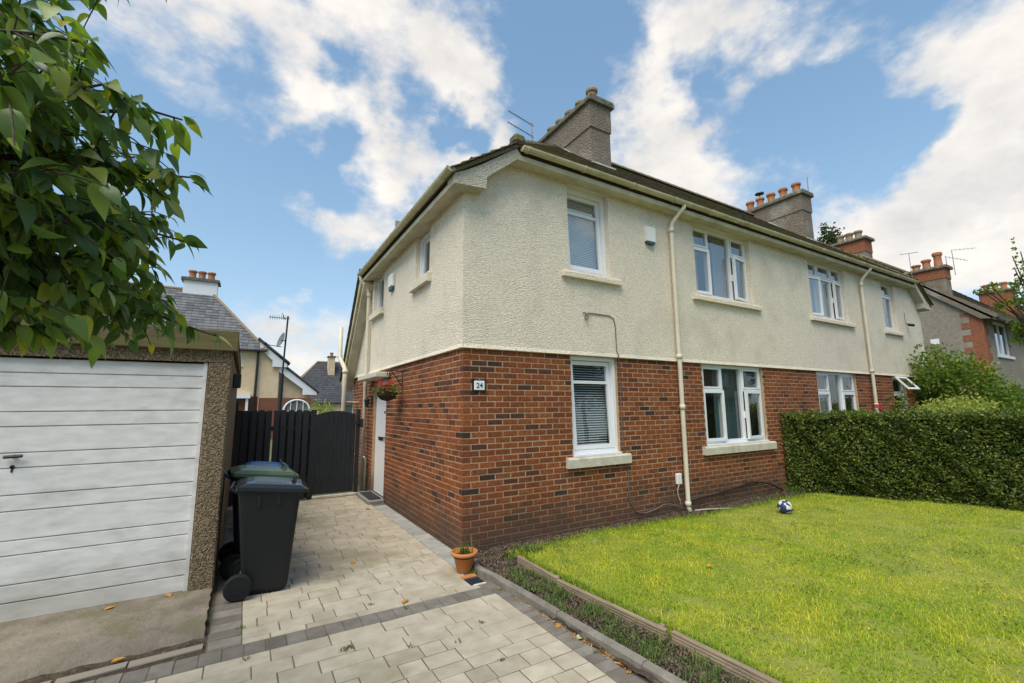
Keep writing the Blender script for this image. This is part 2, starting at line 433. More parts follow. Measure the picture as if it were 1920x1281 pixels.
class MB:
    def __init__(s): s.v, s.f, s.M, s.sm = [], [], None, False
    def add(s, vs, fs):
        n = len(s.v)
        if s.M is not None: vs = [tuple(s.M @ Vector(p)) for p in vs]
        s.v += [tuple(p) for p in vs]
        s.f += [tuple(i + n for i in f) for f in fs]
        return s
    def box(s, x0, x1, y0, y1, z0, z1):
        return s.add([(x0, y0, z0), (x1, y0, z0), (x1, y1, z0), (x0, y1, z0), (x0, y0, z1), (x1, y0, z1), (x1, y1, z1), (x0, y1, z1)],
                     [(0, 3, 2, 1), (4, 5, 6, 7), (0, 1, 5, 4), (1, 2, 6, 5), (2, 3, 7, 6), (3, 0, 4, 7)])
    def cbox(s, x0, x1, y0, y1, z0, z1, b=.01):
        "box with chamfered edges"
        xs, ys, zs = (x0, x1), (y0, y1), (z0, z1)
        vs, idx = [], {}
        for i in (0, 1):
            for j in (0, 1):
                for k in (0, 1):
                    p = (xs[i], ys[j], zs[k])
                    for a in range(3):
                        q = [p[c] + (b if (i, j, k)[c] == 0 else -b) for c in range(3)]
                        q[a] = p[a]
                        idx[i, j, k, a] = len(vs)
                        vs.append(q)
        fs = []
        for a in range(3):
            b1, c1 = (a + 1) % 3, (a + 2) % 3
            for sd_ in (0, 1):
                loop = []
                for u, w in ((0, 0), (1, 0), (1, 1), (0, 1)):
                    k = [0, 0, 0]; k[a] = sd_; k[b1] = u; k[c1] = w
                    loop.append(idx[(*k, a)])
                fs.append(tuple(loop if sd_ else loop[::-1]))
            for u in (0, 1):
                for w in (0, 1):   # edge along axis a, between faces b1 (side u) and c1 (side w)
                    k0 = [0, 0, 0]; k0[b1] = u; k0[c1] = w
                    k1 = list(k0); k1[a] = 1
                    lp = (idx[(*k0, b1)], idx[(*k1, b1)], idx[(*k1, c1)], idx[(*k0, c1)])
                    fs.append(lp if (u ^ w) else lp[::-1])
        for i in (0, 1):
            for j in (0, 1):
                for k in (0, 1):
                    t = (idx[i, j, k, 0], idx[i, j, k, 1], idx[i, j, k, 2])
                    fs.append(t if (i + j + k) % 2 else t[::-1])
        return s.add(vs, fs)
    def quad(s, a, b, c, d): return s.add([a, b, c, d], [(0, 1, 2, 3)])
    def prism(s, poly, axis, a0, a1):
        "poly: (u,v) points; axis 'x': u=y v=z, 'y': u=x v=z, 'z': u=x v=y"
        def P(u, v, a): return {'x': (a, u, v), 'y': (u, a, v), 'z': (u, v, a)}[axis]
        n = len(poly)
        vs = [P(u, v, a0) for u, v in poly] + [P(u, v, a1) for u, v in poly]
        fs = [tuple(range(n)), tuple(range(2 * n - 1, n - 1, -1))]
        fs += [(i, i + n, (i + 1) % n + n, (i + 1) % n) for i in range(n)]
        return s.add(vs, fs)
    def tube(s, pts, r, n=8, cap=True, r1=None):
        pts = [Vector(p) for p in pts]
        m_ = len(pts)
        vs, fs = [], []
        prev = None
        for i, p in enumerate(pts):
            t = (pts[min(i + 1, m_ - 1)] - pts[max(i - 1, 0)]).normalized()
            if prev is None:
                ref = Vector((0, 0, 1)) if abs(t.z) < .9 else Vector((1, 0, 0))
                u = t.cross(ref).normalized()
            else:
                u = (prev - t * prev.dot(t)).normalized()
            prev = u
            w = t.cross(u)
            rr = r if r1 is None else r + (r1 - r) * i / (m_ - 1)
            for k in range(n):
                a = 2 * math.pi * k / n
                vs.append(p + u * math.cos(a) * rr + w * math.sin(a) * rr)
        for i in range(m_ - 1):
            for k in range(n):
                fs.append((i * n + k, i * n + (k + 1) % n, (i + 1) * n + (k + 1) % n, (i + 1) * n + k))
        if cap: fs += [tuple(range(n - 1, -1, -1)), tuple((m_ - 1) * n + k for k in range(n))]
        return s.add(vs, fs)
    def lathe(s, prof, c=(0, 0, 0), n=24):
        vs, fs = [], []
        for r, z in prof:
            for k in range(n):
                a = 2 * math.pi * k / n
                vs.append((c[0] + r * math.cos(a), c[1] + r * math.sin(a), c[2] + z))
        for i in range(len(prof) - 1):
            for k in range(n):
                fs.append((i * n + k, i * n + (k + 1) % n, (i + 1) * n + (k + 1) % n, (i + 1) * n + k))
        fs += [tuple(range(n - 1, -1, -1)), tuple((len(prof) - 1) * n + k for k in range(n))]
        return s.add(vs, fs)
    def mesh(s, name='m', mat=None, smooth=False, recalc=True):
        me = bpy.data.meshes.new(name)
        me.from_pydata(s.v, [], s.f)
        if recalc:
            bm = bmesh.new(); bm.from_mesh(me)
            bmesh.ops.recalc_face_normals(bm, faces=bm.faces)
            bm.to_mesh(me); bm.free()
        if smooth: me.shade_smooth()
        if mat: me.materials.append(MATS[mat])
        me.update()
        return me
    def build(s, name, mat, parent=None, smooth=False, recalc=True, **kw):
        return link(name, s.mesh(name, mat, smooth, recalc), mat, parent, **kw)

def arrmesh(name, V, F, mat, smooth=False):
    "fast mesh from numpy arrays"
    V = np.asarray(V, np.float32); F = np.asarray(F, np.int32)
    me = bpy.data.meshes.new(name)
    n, k = F.shape
    me.vertices.add(len(V)); me.vertices.foreach_set('co', V.ravel())
    me.loops.add(n * k); me.loops.foreach_set('vertex_index', F.ravel())
    me.polygons.add(n)
    me.polygons.foreach_set('loop_start', np.arange(0, n * k, k, dtype=np.int32))
    me.polygons.foreach_set('loop_total', np.full(n, k, np.int32))
    me.update(calc_edges=True)
    if smooth: me.shade_smooth()
    me.materials.append(MATS[mat])
    return me

def unit(a): return a / (np.linalg.norm(a, axis=-1, keepdims=True) + 1e-9)

def leaf_mass(C, L_, Wd, D=None, droop=0.3, fold=.25):
    "C: n x 3 centres; returns V,F with 2-triangle-pair leaves (4 tris each, folded on the midrib)"
    n = len(C)
    if D is None: D = rng.normal(size=(n, 3))
    D = unit(D - np.array([0, 0, droop]))
    U = unit(np.cross(D, rng.normal(size=(n, 3))))
    Nn = np.cross(D, U)
    L_ = np.broadcast_to(L_, n)[:, None]; Wd = np.broadcast_to(Wd, n)[:, None]
    base = C - D * L_ * .5
    tip = C + D * L_ * .5
    mid = C - D * L_ * .05
    lf = mid + U * Wd * .5 + Nn * Wd * fold
    rt = mid - U * Wd * .5 + Nn * Wd * fold
    V = np.stack([base, lf, tip, rt], 1).reshape(-1, 3)
    i = np.arange(n)[:, None] * 4
    F = np.concatenate([i + [0, 2, 1], i + [0, 3, 2]], 0)
    return V, F

# ------------------------------------------------------------------ THE SETTING: ground, road, drive, lawn, beds
KY0 = -.42
def kerb_x(y): return -.055 + (KY0 - y) * .055
def edge_x(y): return .345 + max(0, (-.62 - y)) * .045
def hedge_x(y): return 6.35 + (-y) * .39

MB().box(-400, 400, -400, 600, -.6, -.03).build('ground', 'ground', kind='structure')
MB().box(-200, 200, -17.5, -10.5, -.028, -.01).build('road', 'asphalt', kind='structure')
MB().box(-200, 200, -10.45, -8.6, -.025, .05).build('pavement', 'kerb', kind='structure')

drive = MB().box(-6.2, .02, -8.5, 4.28, -.029, -.004).build('driveway', 'joint_sand', kind='structure')
pave = []
def paver(x0, x1, y0, y1, mat):
    if x1 - x0 > .025 and y1 - y0 > .025: pave.append((x0, x1, y0, y1, mat))
def paver_rows(xa, xb, ya, yb, mat):
    y = yb
    while y > ya + .02:
        dpt = random.choice((.155, .155, .155, .125))
        y0 = max(ya, y - dpt)
        if y0 - ya < .06: y0 = ya
        x = xa
        first = True
        while x < xb - .01:
            w = random.choice((.155, .23, .23, .31, .36))
            if first: w *= random.uniform(.4, 1); first = False
            x1 = min(xb, x + w)
            if xb - x1 < .08: x1 = xb
            paver(x, x1, y0, y, mat)
            x = x1
        y = y0
paver_rows(-2.015, -.205, -.865, 4.12, 'paver')
paver_rows(-3.9, -.155, -3.3, -1.045, 'paver')
x = -4.0
while x < -.16:
    paver(x, min(x + .125, -.155), -1.045, -.865, 'paver_dark'); x += .125
y = 4.1
while y > -.86:
    paver(-2.215, -2.015, max(y - .13, -.865), y, 'paver_dark'); y -= .13
y = -.34
while y > -3.3:
    if not -.80 < y - .05 < -.55:
        paver(-.155 if y < -.86 else -.205, kerb_x(y - .05) - .035, y - .103, y, 'paver_dark')
    y -= .103
y = 3.0
while y > -.32:
    paver(-.205, -.006 if y > .05 else -.10, y - .2, y, 'paver_grey'); y -= .2
def paver_geo(mb, w, d, b=.004):
    a, c = w / 2, d / 2
    mb.add([(-a, -c, -.02), (a, -c, -.02), (a, c, -.02), (-a, c, -.02), (-a, -c, -b), (a, -c, -b), (a, c, -b), (-a, c, -b),
            (-a + b, -c + b, 0), (a - b, -c + b, 0), (a - b, c - b, 0), (-a + b, c - b, 0)],
           [(0, 1, 5, 4), (1, 2, 6, 5), (2, 3, 7, 6), (3, 0, 4, 7), (4, 5, 9, 8), (5, 6, 10, 9), (6, 7, 11, 10), (7, 4, 8, 11), (8, 9, 10, 11)])
def pave_rank(p):
    v = Vector(((p[0] + p[1]) / 2, (p[2] + p[3]) / 2, 0)) - CAM
    d = v.dot(FWD)
    if d < .3: return 1e6
    px, py = 960 + FPX * v.dot(RIGHT) / d, 640.5 - FPX * v.dot(UP) / d
    return (0 if -30 < px < 1950 and py < 1310 else 1e5) - (p[1] - p[0]) * (p[3] - p[2]) / d ** 3
pave.sort(key=pave_rank)
_pc, pmass = {}, {}
for n_, (x0, x1, y0, y1, mat) in enumerate(pave):
    w, d = round(x1 - x0 - .0055, 3), round(y1 - y0 - .0055, 3)
    loc = ((x0 + x1) / 2, (y0 + y1) / 2, random.uniform(-.002, .002))
    rot = (random.gauss(0, .006), random.gauss(0, .006), random.gauss(0, .005))
    if n_ < 300:
        k = (w, d, mat)
        if k not in _pc:
            mb = MB(); paver_geo(mb, w, d); _pc[k] = mb.mesh('paving_block', mat)
        o = link('paving_block', _pc[k], None, drive)
        o.location, o.rotation_euler = loc, rot
    else:
        mb = pmass.setdefault(mat, MB())
        mb.M = Matrix.Translation(loc) @ Matrix.Rotation(rot[2], 4, 'Z') @ Matrix.Rotation(rot[0], 4, 'X') @ Matrix.Rotation(rot[1], 4, 'Y')
        paver_geo(mb, w, d)
for mat, mb in pmass.items(): mb.build('paving_blocks', mat + '_mass', drive, kind='stuff')
MB().box(-6.1, .0, -8.4, -3.31, -.02, -.001).build('paved_forecourt', 'kerb', kind='structure')

# kerb edging
kerb = empty('kerb', (0, 0, 0), kind='structure')
ky = -.92
stones = []
while ky > -4.5:
    stones.append((ky, ky - .395)); ky -= .40
for a, b in stones:
    L0 = Vector((kerb_x(a), a)); L1 = Vector((kerb_x(b), b))
    mid = (L0 + L1) / 2
    mb = MB()
    prof = [(-.032, -.05), (-.032, .045), (-.022, .060), (.018, .062), (.030, .052), (.030, -.05)]
    mb.prism(prof, 'y', -(a - b) / 2, (a - b) / 2)
    o = mb.build('kerb_stone', 'kerb', kerb)
    o.location = (mid.x, mid.y, random.uniform(-.004, .003)); o.rotation_euler = (0, 0, random.gauss(0, .008) + .055)
mb = MB()   # the curved end towards the house corner
cp = [(-.03, -.92), (-.045, -.78), (-.07, -.64), (-.07, -.52), (-.045, -.42), (.0, -.33)]
for (xa, ya), (xb, yb) in zip(cp, cp[1:]):
    mb.add([(xa - .032, ya, -.05), (xa + .03, ya, -.05), (xb + .03, yb, -.05), (xb - .032, yb, -.05),
            (xa - .03, ya, .052), (xa + .022, ya, .06), (xb + .022, yb, .06), (xb - .03, yb, .052)],
           [(0, 1, 5, 4), (1, 2, 6, 5), (2, 3, 7, 6), (3, 0, 4, 7), (4, 5, 6, 7)])
mb.build('kerb_stone', 'kerb', kerb)

# soil bed: between kerb and boards, and along the front wall (lumpy sheet)
def sheet(name, x0, x1, y0, y1, nx, ny, zf, mat, **kw):
    xs = np.linspace(x0, x1, nx); ys = np.linspace(y0, y1, ny)
    V = np.array([(a, b, zf(a, b)) for b in ys for a in xs])
    i = np.array([(j * nx + k, j * nx + k + 1, (j + 1) * nx + k + 1, (j + 1) * nx + k) for j in range(ny - 1) for k in range(nx - 1)])
    return link(name, arrmesh(name, V, i, mat, True), None, **kw)
hz = lambda a, b: .012 * math.sin(a * 23 + b * 9) + .010 * math.sin(b * 31 - a * 7) + random.uniform(-.006, .006)
sheet('soil_bed', -.03, .48, -8.4, 0.0, 14, 150, lambda a, b: .018 + hz(a, b), 'soil', kind='structure')
sheet('wall_border_soil', .47, 6.9, -.5, 0.0, 130, 12, lambda a, b: .018 + hz(a, b) + .02 * max(0, b + .3), 'soil', kind='structure')
# lawn
def lawn_top(x): return -.30 + .10 * math.exp(-((x - 1.8) / .7) ** 2) - .02 * x + .02 * math.sin(x * 5)
lv = [(edge_x(-.6) + .03, -.62)] + [(x, lawn_top(x)) for x in np.linspace(.5, 6.55, 24)] + [(hedge_x(-.2) + .35, -.45), (hedge_x(-8.4) + .4, -8.4), (edge_x(-8.4) + .06, -8.4)]
MB().prism(lv, 'z', .0, .045).build('lawn', 'lawn_base', kind='structure')

def grass_blades(pts, h, w, lean):
    n = len(pts)
    ang = rng.uniform(0, 2 * np.pi, n)
    d = np.stack([np.cos(ang), np.sin(ang), np.zeros(n)], 1)
    sde = np.stack([-np.sin(ang), np.cos(ang), np.zeros(n)], 1)
    ln = (rng.uniform(.2, 1.2, n) * lean)[:, None]
    b0 = pts - sde * w[:, None] * .5; b1 = pts + sde * w[:, None] * .5
    up = np.array([0, 0, 1.0])
    m0 = pts + d * h[:, None] * ln * .35 + up * h[:, None] * .6
    c0 = m0 - sde * w[:, None] * .38; c1 = m0 + sde * w[:, None] * .38
    t = pts + d * h[:, None] * ln + up * h[:, None]
    V = np.stack([b0, b1, c0, c1, t], 1).reshape(-1, 3)
    i = np.arange(n)[:, None] * 5
    return V, np.concatenate([i + [0, 1, 3], i + [0, 3, 2], i + [2, 3, 4]], 0)
def in_lawn(P):
    ltop = -.30 + .10 * np.exp(-((P[:, 0] - 1.8) / .7) ** 2) - .02 * P[:, 0] + .02 * np.sin(P[:, 0] * 5) + rng.normal(0, .03, len(P))
    ex = .345 + np.maximum(0, -.62 - P[:, 1]) * .045 + .03
    return (P[:, 1] < ltop) & (P[:, 0] > ex) & (P[:, 0] < 6.35 - P[:, 1] * .39 + .3)
pts = []
for x0, x1, y0, y1, dens in ((.3, 8.6, -5.2, .0, 3600), (.3, 3.2, -4.4, .0, 4200)):
    n = int((x1 - x0) * (y1 - y0) * -1 * -dens)
    P = np.stack([rng.uniform(x0, x1, n), rng.uniform(y0, y1, n), np.full(n, .044)], 1)
    pts.append(P[in_lawn(P)])
P = np.concatenate(pts)
bare = np.sin(P[:, 0] * 3.7 + 2.1 * np.sin(P[:, 1] * 2.9 + .7)) * np.sin(P[:, 1] * 4.3 + 1.7 * np.sin(P[:, 0] * 2.2)) + .35 * np.sin(P[:, 0] * 13 + P[:, 1] * 9)
P = P[rng.uniform(size=len(P)) < np.where(bare > .72, .42, 1)]
patch = np.sin(P[:, 0] * 2.1 + 1.3 * np.sin(P[:, 1] * 1.7)) * np.sin(P[:, 1] * 2.6 + .6 * np.sin(P[:, 0] * 3.3))
V, F = grass_blades(P, rng.uniform(.009, .027, len(P)) * (1 + .40 * patch) * np.where(rng.uniform(size=len(P)) < .04, 1.7, 1), rng.uniform(.0035, .0065, len(P)), 1.5)
link('grass', arrmesh('grass', V, F, 'grass'), None, label='short yellowish green grass of the front lawn', kind='stuff')
# longer tufts along the edges
n = 2600
P = np.stack([edge_x(-1) + rng.uniform(.02, .12, n), rng.uniform(-4.2, -.62, n), np.full(n, .05)], 1)
P[:, 0] = .345 + np.maximum(0, -.62 - P[:, 1]) * .045 + rng.uniform(.03, .12, n)
Q = np.stack([rng.uniform(.55, 6.3, 3200), np.zeros(3200), np.full(3200, .04)], 1)
Q[:, 1] = [lawn_top(a) for a in Q[:, 0]] + rng.normal(-.02, .05, 3200)
P = np.concatenate([P, Q])
V, F = grass_blades(P, rng.uniform(.018, .055, len(P)), rng.uniform(.004, .007, len(P)), 1.2)
link('long_grass', arrmesh('long_grass', V, F, 'edge_grass'), None, label='longer grass tufts fringing the lawn edges', kind='stuff')

# clover and plantain leaves among the grass
n = 5200
cx = rng.uniform(.4, 8.0, 90); cy = rng.uniform(-4.8, -.3, 90); k = rng.integers(0, 90, n)
C = np.stack([cx[k] + rng.normal(0, .10, n), cy[k] + rng.normal(0, .10, n), rng.uniform(.052, .066, n)], 1)
C = C[in_lawn(C)]
V, F = leaf_mass(C, rng.uniform(.010, .026, len(C)), rng.uniform(.008, .014, len(C)), D=rng.normal(size=(len(C), 3)) * [1, 1, .25], droop=0, fold=.15)
link('clover', arrmesh('clover', V, F, 'weed'), None, label='darker clover leaves scattered through the lawn', kind='stuff')

# ------------------------------------------------------------------ THE HOUSE PAIR
HX, HT = 13.84, 2.25
house = empty('semi_detached_house', (HX / 2, 3.0, 0), 'cream roughcast and red brick pair of semi-detached houses with two tall chimneys', 'house')
hinv = Matrix.Translation((-HX / 2, -3.0, 0))
def hb(mb, name, mat, parent=None, **kw):
    "build in world coordinates as a part of the house"
    o = mb.build(name, mat, None, **kw)
    o.parent = parent or house
    if o.parent == house: o.matrix_parent_inverse = hinv
    return o

FRONT_UP = [(1.55, 2.31, 3.42, 4.66), (4.24, 5.86, 3.42, 4.66), (7.98, 9.60, 3.42, 4.66), (11.53, 12.29, 3.42, 4.66)]
FRONT_LO = [(1.55, 2.37, .94, 2.26), (4.24, 5.95, .94, 2.26), (7.89, 9.60, .94, 2.26), (11.53, 12.29, .94, 2.26)]
SIDE_UP = [(1.12, 1.72, 3.44, 4.17), (3.55, 4.27, 3.44, 4.17)]
DOOR = (3.2, 4.08, -.1, 2.08)

def wall_cells(u0, u1, v0, v1, holes):
    us = sorted({u0, u1, *[h[0] for h in holes], *[h[1] for h in holes]})
    vs = sorted({v0, v1, *[min(max(h[2], v0), v1) for h in holes], *[min(max(h[3], v0), v1) for h in holes]})
    for a, b in zip(us, us[1:]):
        for c, d in zip(vs, vs[1:]):
            m_ = ((a + b) / 2, (c + d) / 2)
            if not any(h[0] < m_[0] < h[1] and h[2] < m_[1] < h[3] for h in holes): yield a, b, c, d
def reveal_faces(mb, P, h, depth, top=True):
    u0, u1, v0, v1 = h
    for (a, b), (c, d) in (((u0, v0), (u0, v1)), ((u1, v0), (u1, v1)), ((u0, v0), (u1, v0)), ((u0, v1), (u1, v1))):
        if not top and b == v1 == d: continue
        mb.quad(P(a, b, 0), P(c, d, 0), P(c, d, -depth), P(a, b, -depth))
PF = lambda u, v, w: (u, -w - .018, v)         # front wall, roughcast face slightly proud of the brick
PS = lambda u, v, w: (-w - .018, u, v)         # side wall
ZT, ZS = 4.68, 4.17
wall = MB()
for a, b, c, d in wall_cells(.66, HX - .66, HT, ZT, FRONT_UP): wall.quad(PF(a, c, 0), PF(b, c, 0), PF(b, d, 0), PF(a, d, 0))
for a, b, flip in ((-.018, .66, 0), (HX + .018, HX - .66, 1)):
    wall.add([PF(a, HT, 0), PF(b, HT, 0), PF(b, ZT, 0), PF(a + (.2 if not flip else -.2), 4.3, 0), PF(a, 4.15, 0)], [(0, 1, 2, 3, 4)])
for h in FRONT_UP: reveal_faces(wall, PF, h, .16)
for a, b, c, d in wall_cells(-.018, 4.3, HT, ZS, SIDE_UP): wall.quad(PS(a, c, 0), PS(b, c, 0), PS(b, d, 0), PS(a, d, 0))
wall.add([PS(4.3, HT, 0), PS(6.0, HT, 0), PS(6.0, 2.36, 0), PS(4.6, ZS, 0), PS(4.3, ZS, 0)], [(0, 1, 2, 3, 4)])
for h in SIDE_UP: reveal_faces(wall, PS, h, .14)
# bell-cast drip at the foot of the roughcast
for a, b in ((-.018, HX + .018),):
    wall.add([(a - .02, -.038, HT), (b + .02, -.038, HT), (b, -.0185, HT + .05), (a, -.0185, HT + .05), (a - .02, .01, HT - .004), (b + .02, .01, HT - .004)], [(0, 1, 2, 3), (0, 4, 5, 1)])
wall.add([(-.038, -.038, HT), (-.038, 6.0, HT), (-.0185, 6.0, HT + .05), (-.0185, -.018, HT + .05), (.01, -.05, HT - .004), (.01, 6.0, HT - .004)], [(0, 3, 2, 1), (0, 1, 5, 4)])
wall.quad((HX + .018, -.018, HT), (HX + .018, 6, HT), (HX + .018, 6, ZS), (HX + .018, -.018, ZS))
hb(wall, 'roughcast_wall', 'roughcast', recalc=False)
# brick ground storey: a mortar shell with brick faces standing proud
PB = lambda u, v, w: (u, -w, v)
PBS = lambda u, v, w: (-w, u, v)
MJ = -.0035
shell = MB()
for a, b, c, d in wall_cells(.007, HX - .007, -.1, HT, FRONT_LO): shell.quad(PB(a, c, MJ), PB(b, c, MJ), PB(b, d, MJ), PB(a, d, MJ))
for h in FRONT_LO: reveal_faces(shell, PB, h, .16, top=False)
for a, b, c, d in wall_cells(.007, 6.0, -.1, HT, [DOOR]): shell.quad(PBS(a, c, MJ), PBS(b, c, MJ), PBS(b, d, MJ), PBS(a, d, MJ))
reveal_faces(shell, PBS, DOOR, .16)
shell.quad((HX - .007, .007, -.1), (HX - .007, 6, -.1), (HX - .007, 6, HT), (HX - .007, .007, HT))
bwall = hb(shell, 'brick_wall', 'mortar', recalc=False)
# interior: floors, back and party wall
inn = MB()
inn.quad((.2, 5.95, -.1), (HX - .2, 5.95, -.1), (HX - .2, 5.95, 2.3), (.2, 5.95, 2.3))
inn.box(.2, HX - .2, .2, 5.9, 2.30, 2.42)
inn.box(.2, HX - .2, .2, 5.9, -.05, .03)
inn.box(6.84, 7.0, .17, 5.9, .03, 4.6)
inn.quad((.17, 3.6, 2.42), (HX - .17, 3.6, 2.42), (HX - .17, 3.6, 5.2), (.17, 3.6, 5.2))
inn.quad((.17, 3.6, 0), (HX - .17, 3.6, 0), (HX - .17, 3.6, 2.3), (.17, 3.6, 2.3))
for xx in (3.0, 10.8): inn.box(xx, xx + .1, .17, 3.6, .03, 4.7)
inn.quad((.17, .17, 4.75), (HX - .17, .17, 4.75), (HX - .17, 3.6, 4.75), (.17, 3.6, 4.75))
hb(inn, 'interior', 'interior', recalc=False)

# bricks
NC = 33
CH = HT / NC
BL = .206
def courses():
    for i in range(NC):
        z0 = i * CH + .0055
        yield i, z0, z0 + CH - .011
def lay(u0, u1, i, holes, zc):
    "stretcher bond intervals along one course"
    u = 0 if i % 2 else -.103
    out = []
    while u < u1:
        a, b = max(u0, u) + .0055, min(u1, u + BL) - .0055
        segs = [(a, b)]
        for h in holes:
            if h[2] < zc < h[3]:
                ns = []
                for p, q in segs:
                    if q <= h[0] or p >= h[1]: ns.append((p, q))
                    else:
                        if p < h[0]: ns.append((p, h[0] - .001))
                        if q > h[1]: ns.append((h[1] + .001, q))
                segs = ns
        out += [sg_ for sg_ in segs if sg_[1] - sg_[0] > .02]
        u += BL
    return out
bricks = []
for i, z0, z1 in courses():
    zc = (z0 + z1) / 2
    for a, b in lay(0 if i % 2 else .1, HX if i % 2 else HX - .1, i, FRONT_LO, zc): bricks.append(('f', a if a > .01 else 0.0, b, z0, z1))
    for a, b in lay(.1 if i % 2 else 0, 5.98, i + 1, [DOOR], zc): bricks.append(('s', a if a > .01 else 0.0, b, z0, z1))
def bdist(t):
    c = Vector(((t[1] + t[2]) / 2, 0, (t[3] + t[4]) / 2)) if t[0] == 'f' else Vector((0, (t[1] + t[2]) / 2, (t[3] + t[4]) / 2))
    v = c - CAM
    cosn = abs(v.normalized().y if t[0] == 'f' else v.normalized().x)
    return -(t[2] - t[1]) * cosn / v.length_squared
bricks.sort(key=bdist)
def brick_geo(mb, w, h, dpt, b=.004):
    mb.add([(0, dpt, 0), (w, dpt, 0), (w, dpt, h), (0, dpt, h), (0, b, 0), (w, b, 0), (w, b, h), (0, b, h),
            (b, 0, b), (w - b, 0, b), (w - b, 0, h - b), (b, 0, h - b)],
           [(0, 1, 5, 4), (1, 2, 6, 5), (2, 3, 7, 6), (3, 0, 4, 7), (4, 5, 9, 8), (5, 6, 10, 9), (6, 7, 11, 10), (7, 4, 8, 11), (8, 9, 10, 11)])
MSIDE = Matrix(((0, 1, 0, 0), (1, 0, 0, 0), (0, 0, 1, 0), (0, 0, 0, 1)))
_bc = {}
mass = MB()
for n_, (side, a, b, z0, z1) in enumerate(bricks):
    w = round(b - a, 3)
    j = random.uniform(-.0025, .0015)
    if n_ < 300:
        k = (side, w)
        if k not in _bc:
            mb = MB()
            mb.M = MSIDE if side == 's' else None
            brick_geo(mb, w, CH - .011, .095)
            _bc[k] = mb.mesh('brick', 'brick')
        o = link('brick', _bc[k], None, bwall)
        o.location = (a, j, z0) if side == 'f' else (j, a, z0)
    else:
        mass.M = (Matrix.Translation((a, j, z0)) if side == 'f' else Matrix.Translation((j, a, z0)) @ MSIDE)
        near = any(min(abs(a - h_[1]), abs(b - h_[0])) < .03 for h_ in (FRONT_LO if side == 'f' else [DOOR]))
        brick_geo(mass, w, CH - .011, .03 if 0.2 < a < HX - .3 and not near else .095)
mo = hb(mass, 'brickwork', 'brick_mass', bwall, kind='stuff')

# roof
ZE, YE = 4.87, -.23             # front eaves
RY, RZ = 2.41, 7.06             # ridge
def pt_hip(x): return 4.27 + (x + .25) * .667 if x < .65 else ZE + .8 * (x - .65)
roof = MB()
mir = lambda p: (HX - p[0], p[1], p[2])
A0, A1, A2, A3 = (-.25, YE, 4.27), (.65, YE, ZE), (.65, 4.03, ZE), (-.25, 4.49, 4.27)
AP, B0 = (3.29, RY, RZ), (-.25, 6.08, 2.2)
polys = [[A0, A1, A2, A3], [A1, AP, A2]]
polys += [[mir(p) for p in q] for q in polys]
polys += [[A1, mir(A1), mir(AP), AP], [B0, A3, A2, AP, mir(AP), mir(A2), mir(A3), mir(B0)]]
for q in polys:
    n = len(q)
    lo = [(p[0], p[1], p[2] - .05) for p in q]
    roof.add(q + lo, [tuple(range(n)), tuple(range(2 * n - 1, n - 1, -1))] + [(i, (i + 1) % n, (i + 1) % n + n, i + n) for i in range(n)])
rf = hb(roof, 'roof', 'roof_tile', recalc=False)
tiles = MB()
def tile_rows(o, du, dv, length, nv, ulim, tw=.19, th=.018):
    "o origin at eaves; du along eaves, dv up the slope (unit vectors); ulim(v)->(u0,u1)"
    o, du, dv = Vector(o), Vector(du), Vector(dv)
    nn = du.cross(dv).normalized()
    if nn.z < 0: nn = -nn
    gauge = length / nv
    for r in range(nv):
        v0 = r * gauge - .03
        u0, u1 = ulim(v0 + gauge / 2)
        u = u0 - (tw / 2 if r % 2 else 0)
        while u < u1:
            a, b = max(u, u0), min(u + tw - .004, u1)
            if b - a > .03:
                j = random.uniform(0, .006)
                P0 = o + du * a + dv * v0 + nn * (.022 + j); P1 = o + du * b + dv * v0 + nn * (.022 + random.uniform(0, .006))
                P2 = o + du * b + dv * (v0 + gauge + .05) + nn * .004; P3 = o + du * a + dv * (v0 + gauge + .05) + nn * .004
                dn = nn * th
                tiles.add([P0, P1, P2, P3, P0 - dn, P1 - dn], [(0, 1, 2, 3), (0, 4, 5, 1), (0, 3, 4), (1, 5, 2)])
            u += tw
sl = math.hypot(RY - YE, RZ - ZE)
tile_rows(A1, (1, 0, 0), (0, (RY - YE) / sl, (RZ - ZE) / sl), sl, 20, lambda v: (v / sl * 2.64, HX - 1.3 - v / sl * 2.64))
s1 = math.hypot(.9, .6)
for sx, x0 in ((1, -.25), (-1, HX + .25)):
    tile_rows((x0, YE, 4.27), (0, 1, 0), (sx * .9 / s1, 0, .6 / s1), s1, 7, lambda v: (-.045, 4.72 - v / s1 * .46))
    s2 = math.hypot(2.64, RZ - ZE)
    tile_rows((x0 + sx * .9, YE, ZE), (0, 1, 0), (sx * 2.64 / s2, 0, (RZ - ZE) / s2), s2, 20, lambda v: (v / s2 * 2.64, 4.26 - v / s2 * 1.62))
s3 = math.hypot(6.08 - RY, RZ - 2.2)
tile_rows((-.3, 6.08, 2.2), (1, 0, 0), (0, (RY - 6.08) / s3, (RZ - 2.2) / s3), s3, 36, lambda v: (0 if v < 2.6 else max(0, (v - 2.6) / (s3 - 2.6) * 3.55), HX + .6 - (0 if v < 2.6 else max(0, (v - 2.6) / (s3 - 2.6) * 3.55))))
hb(tiles, 'roof_tiles', 'roof_tile', rf, recalc=False, kind='stuff')
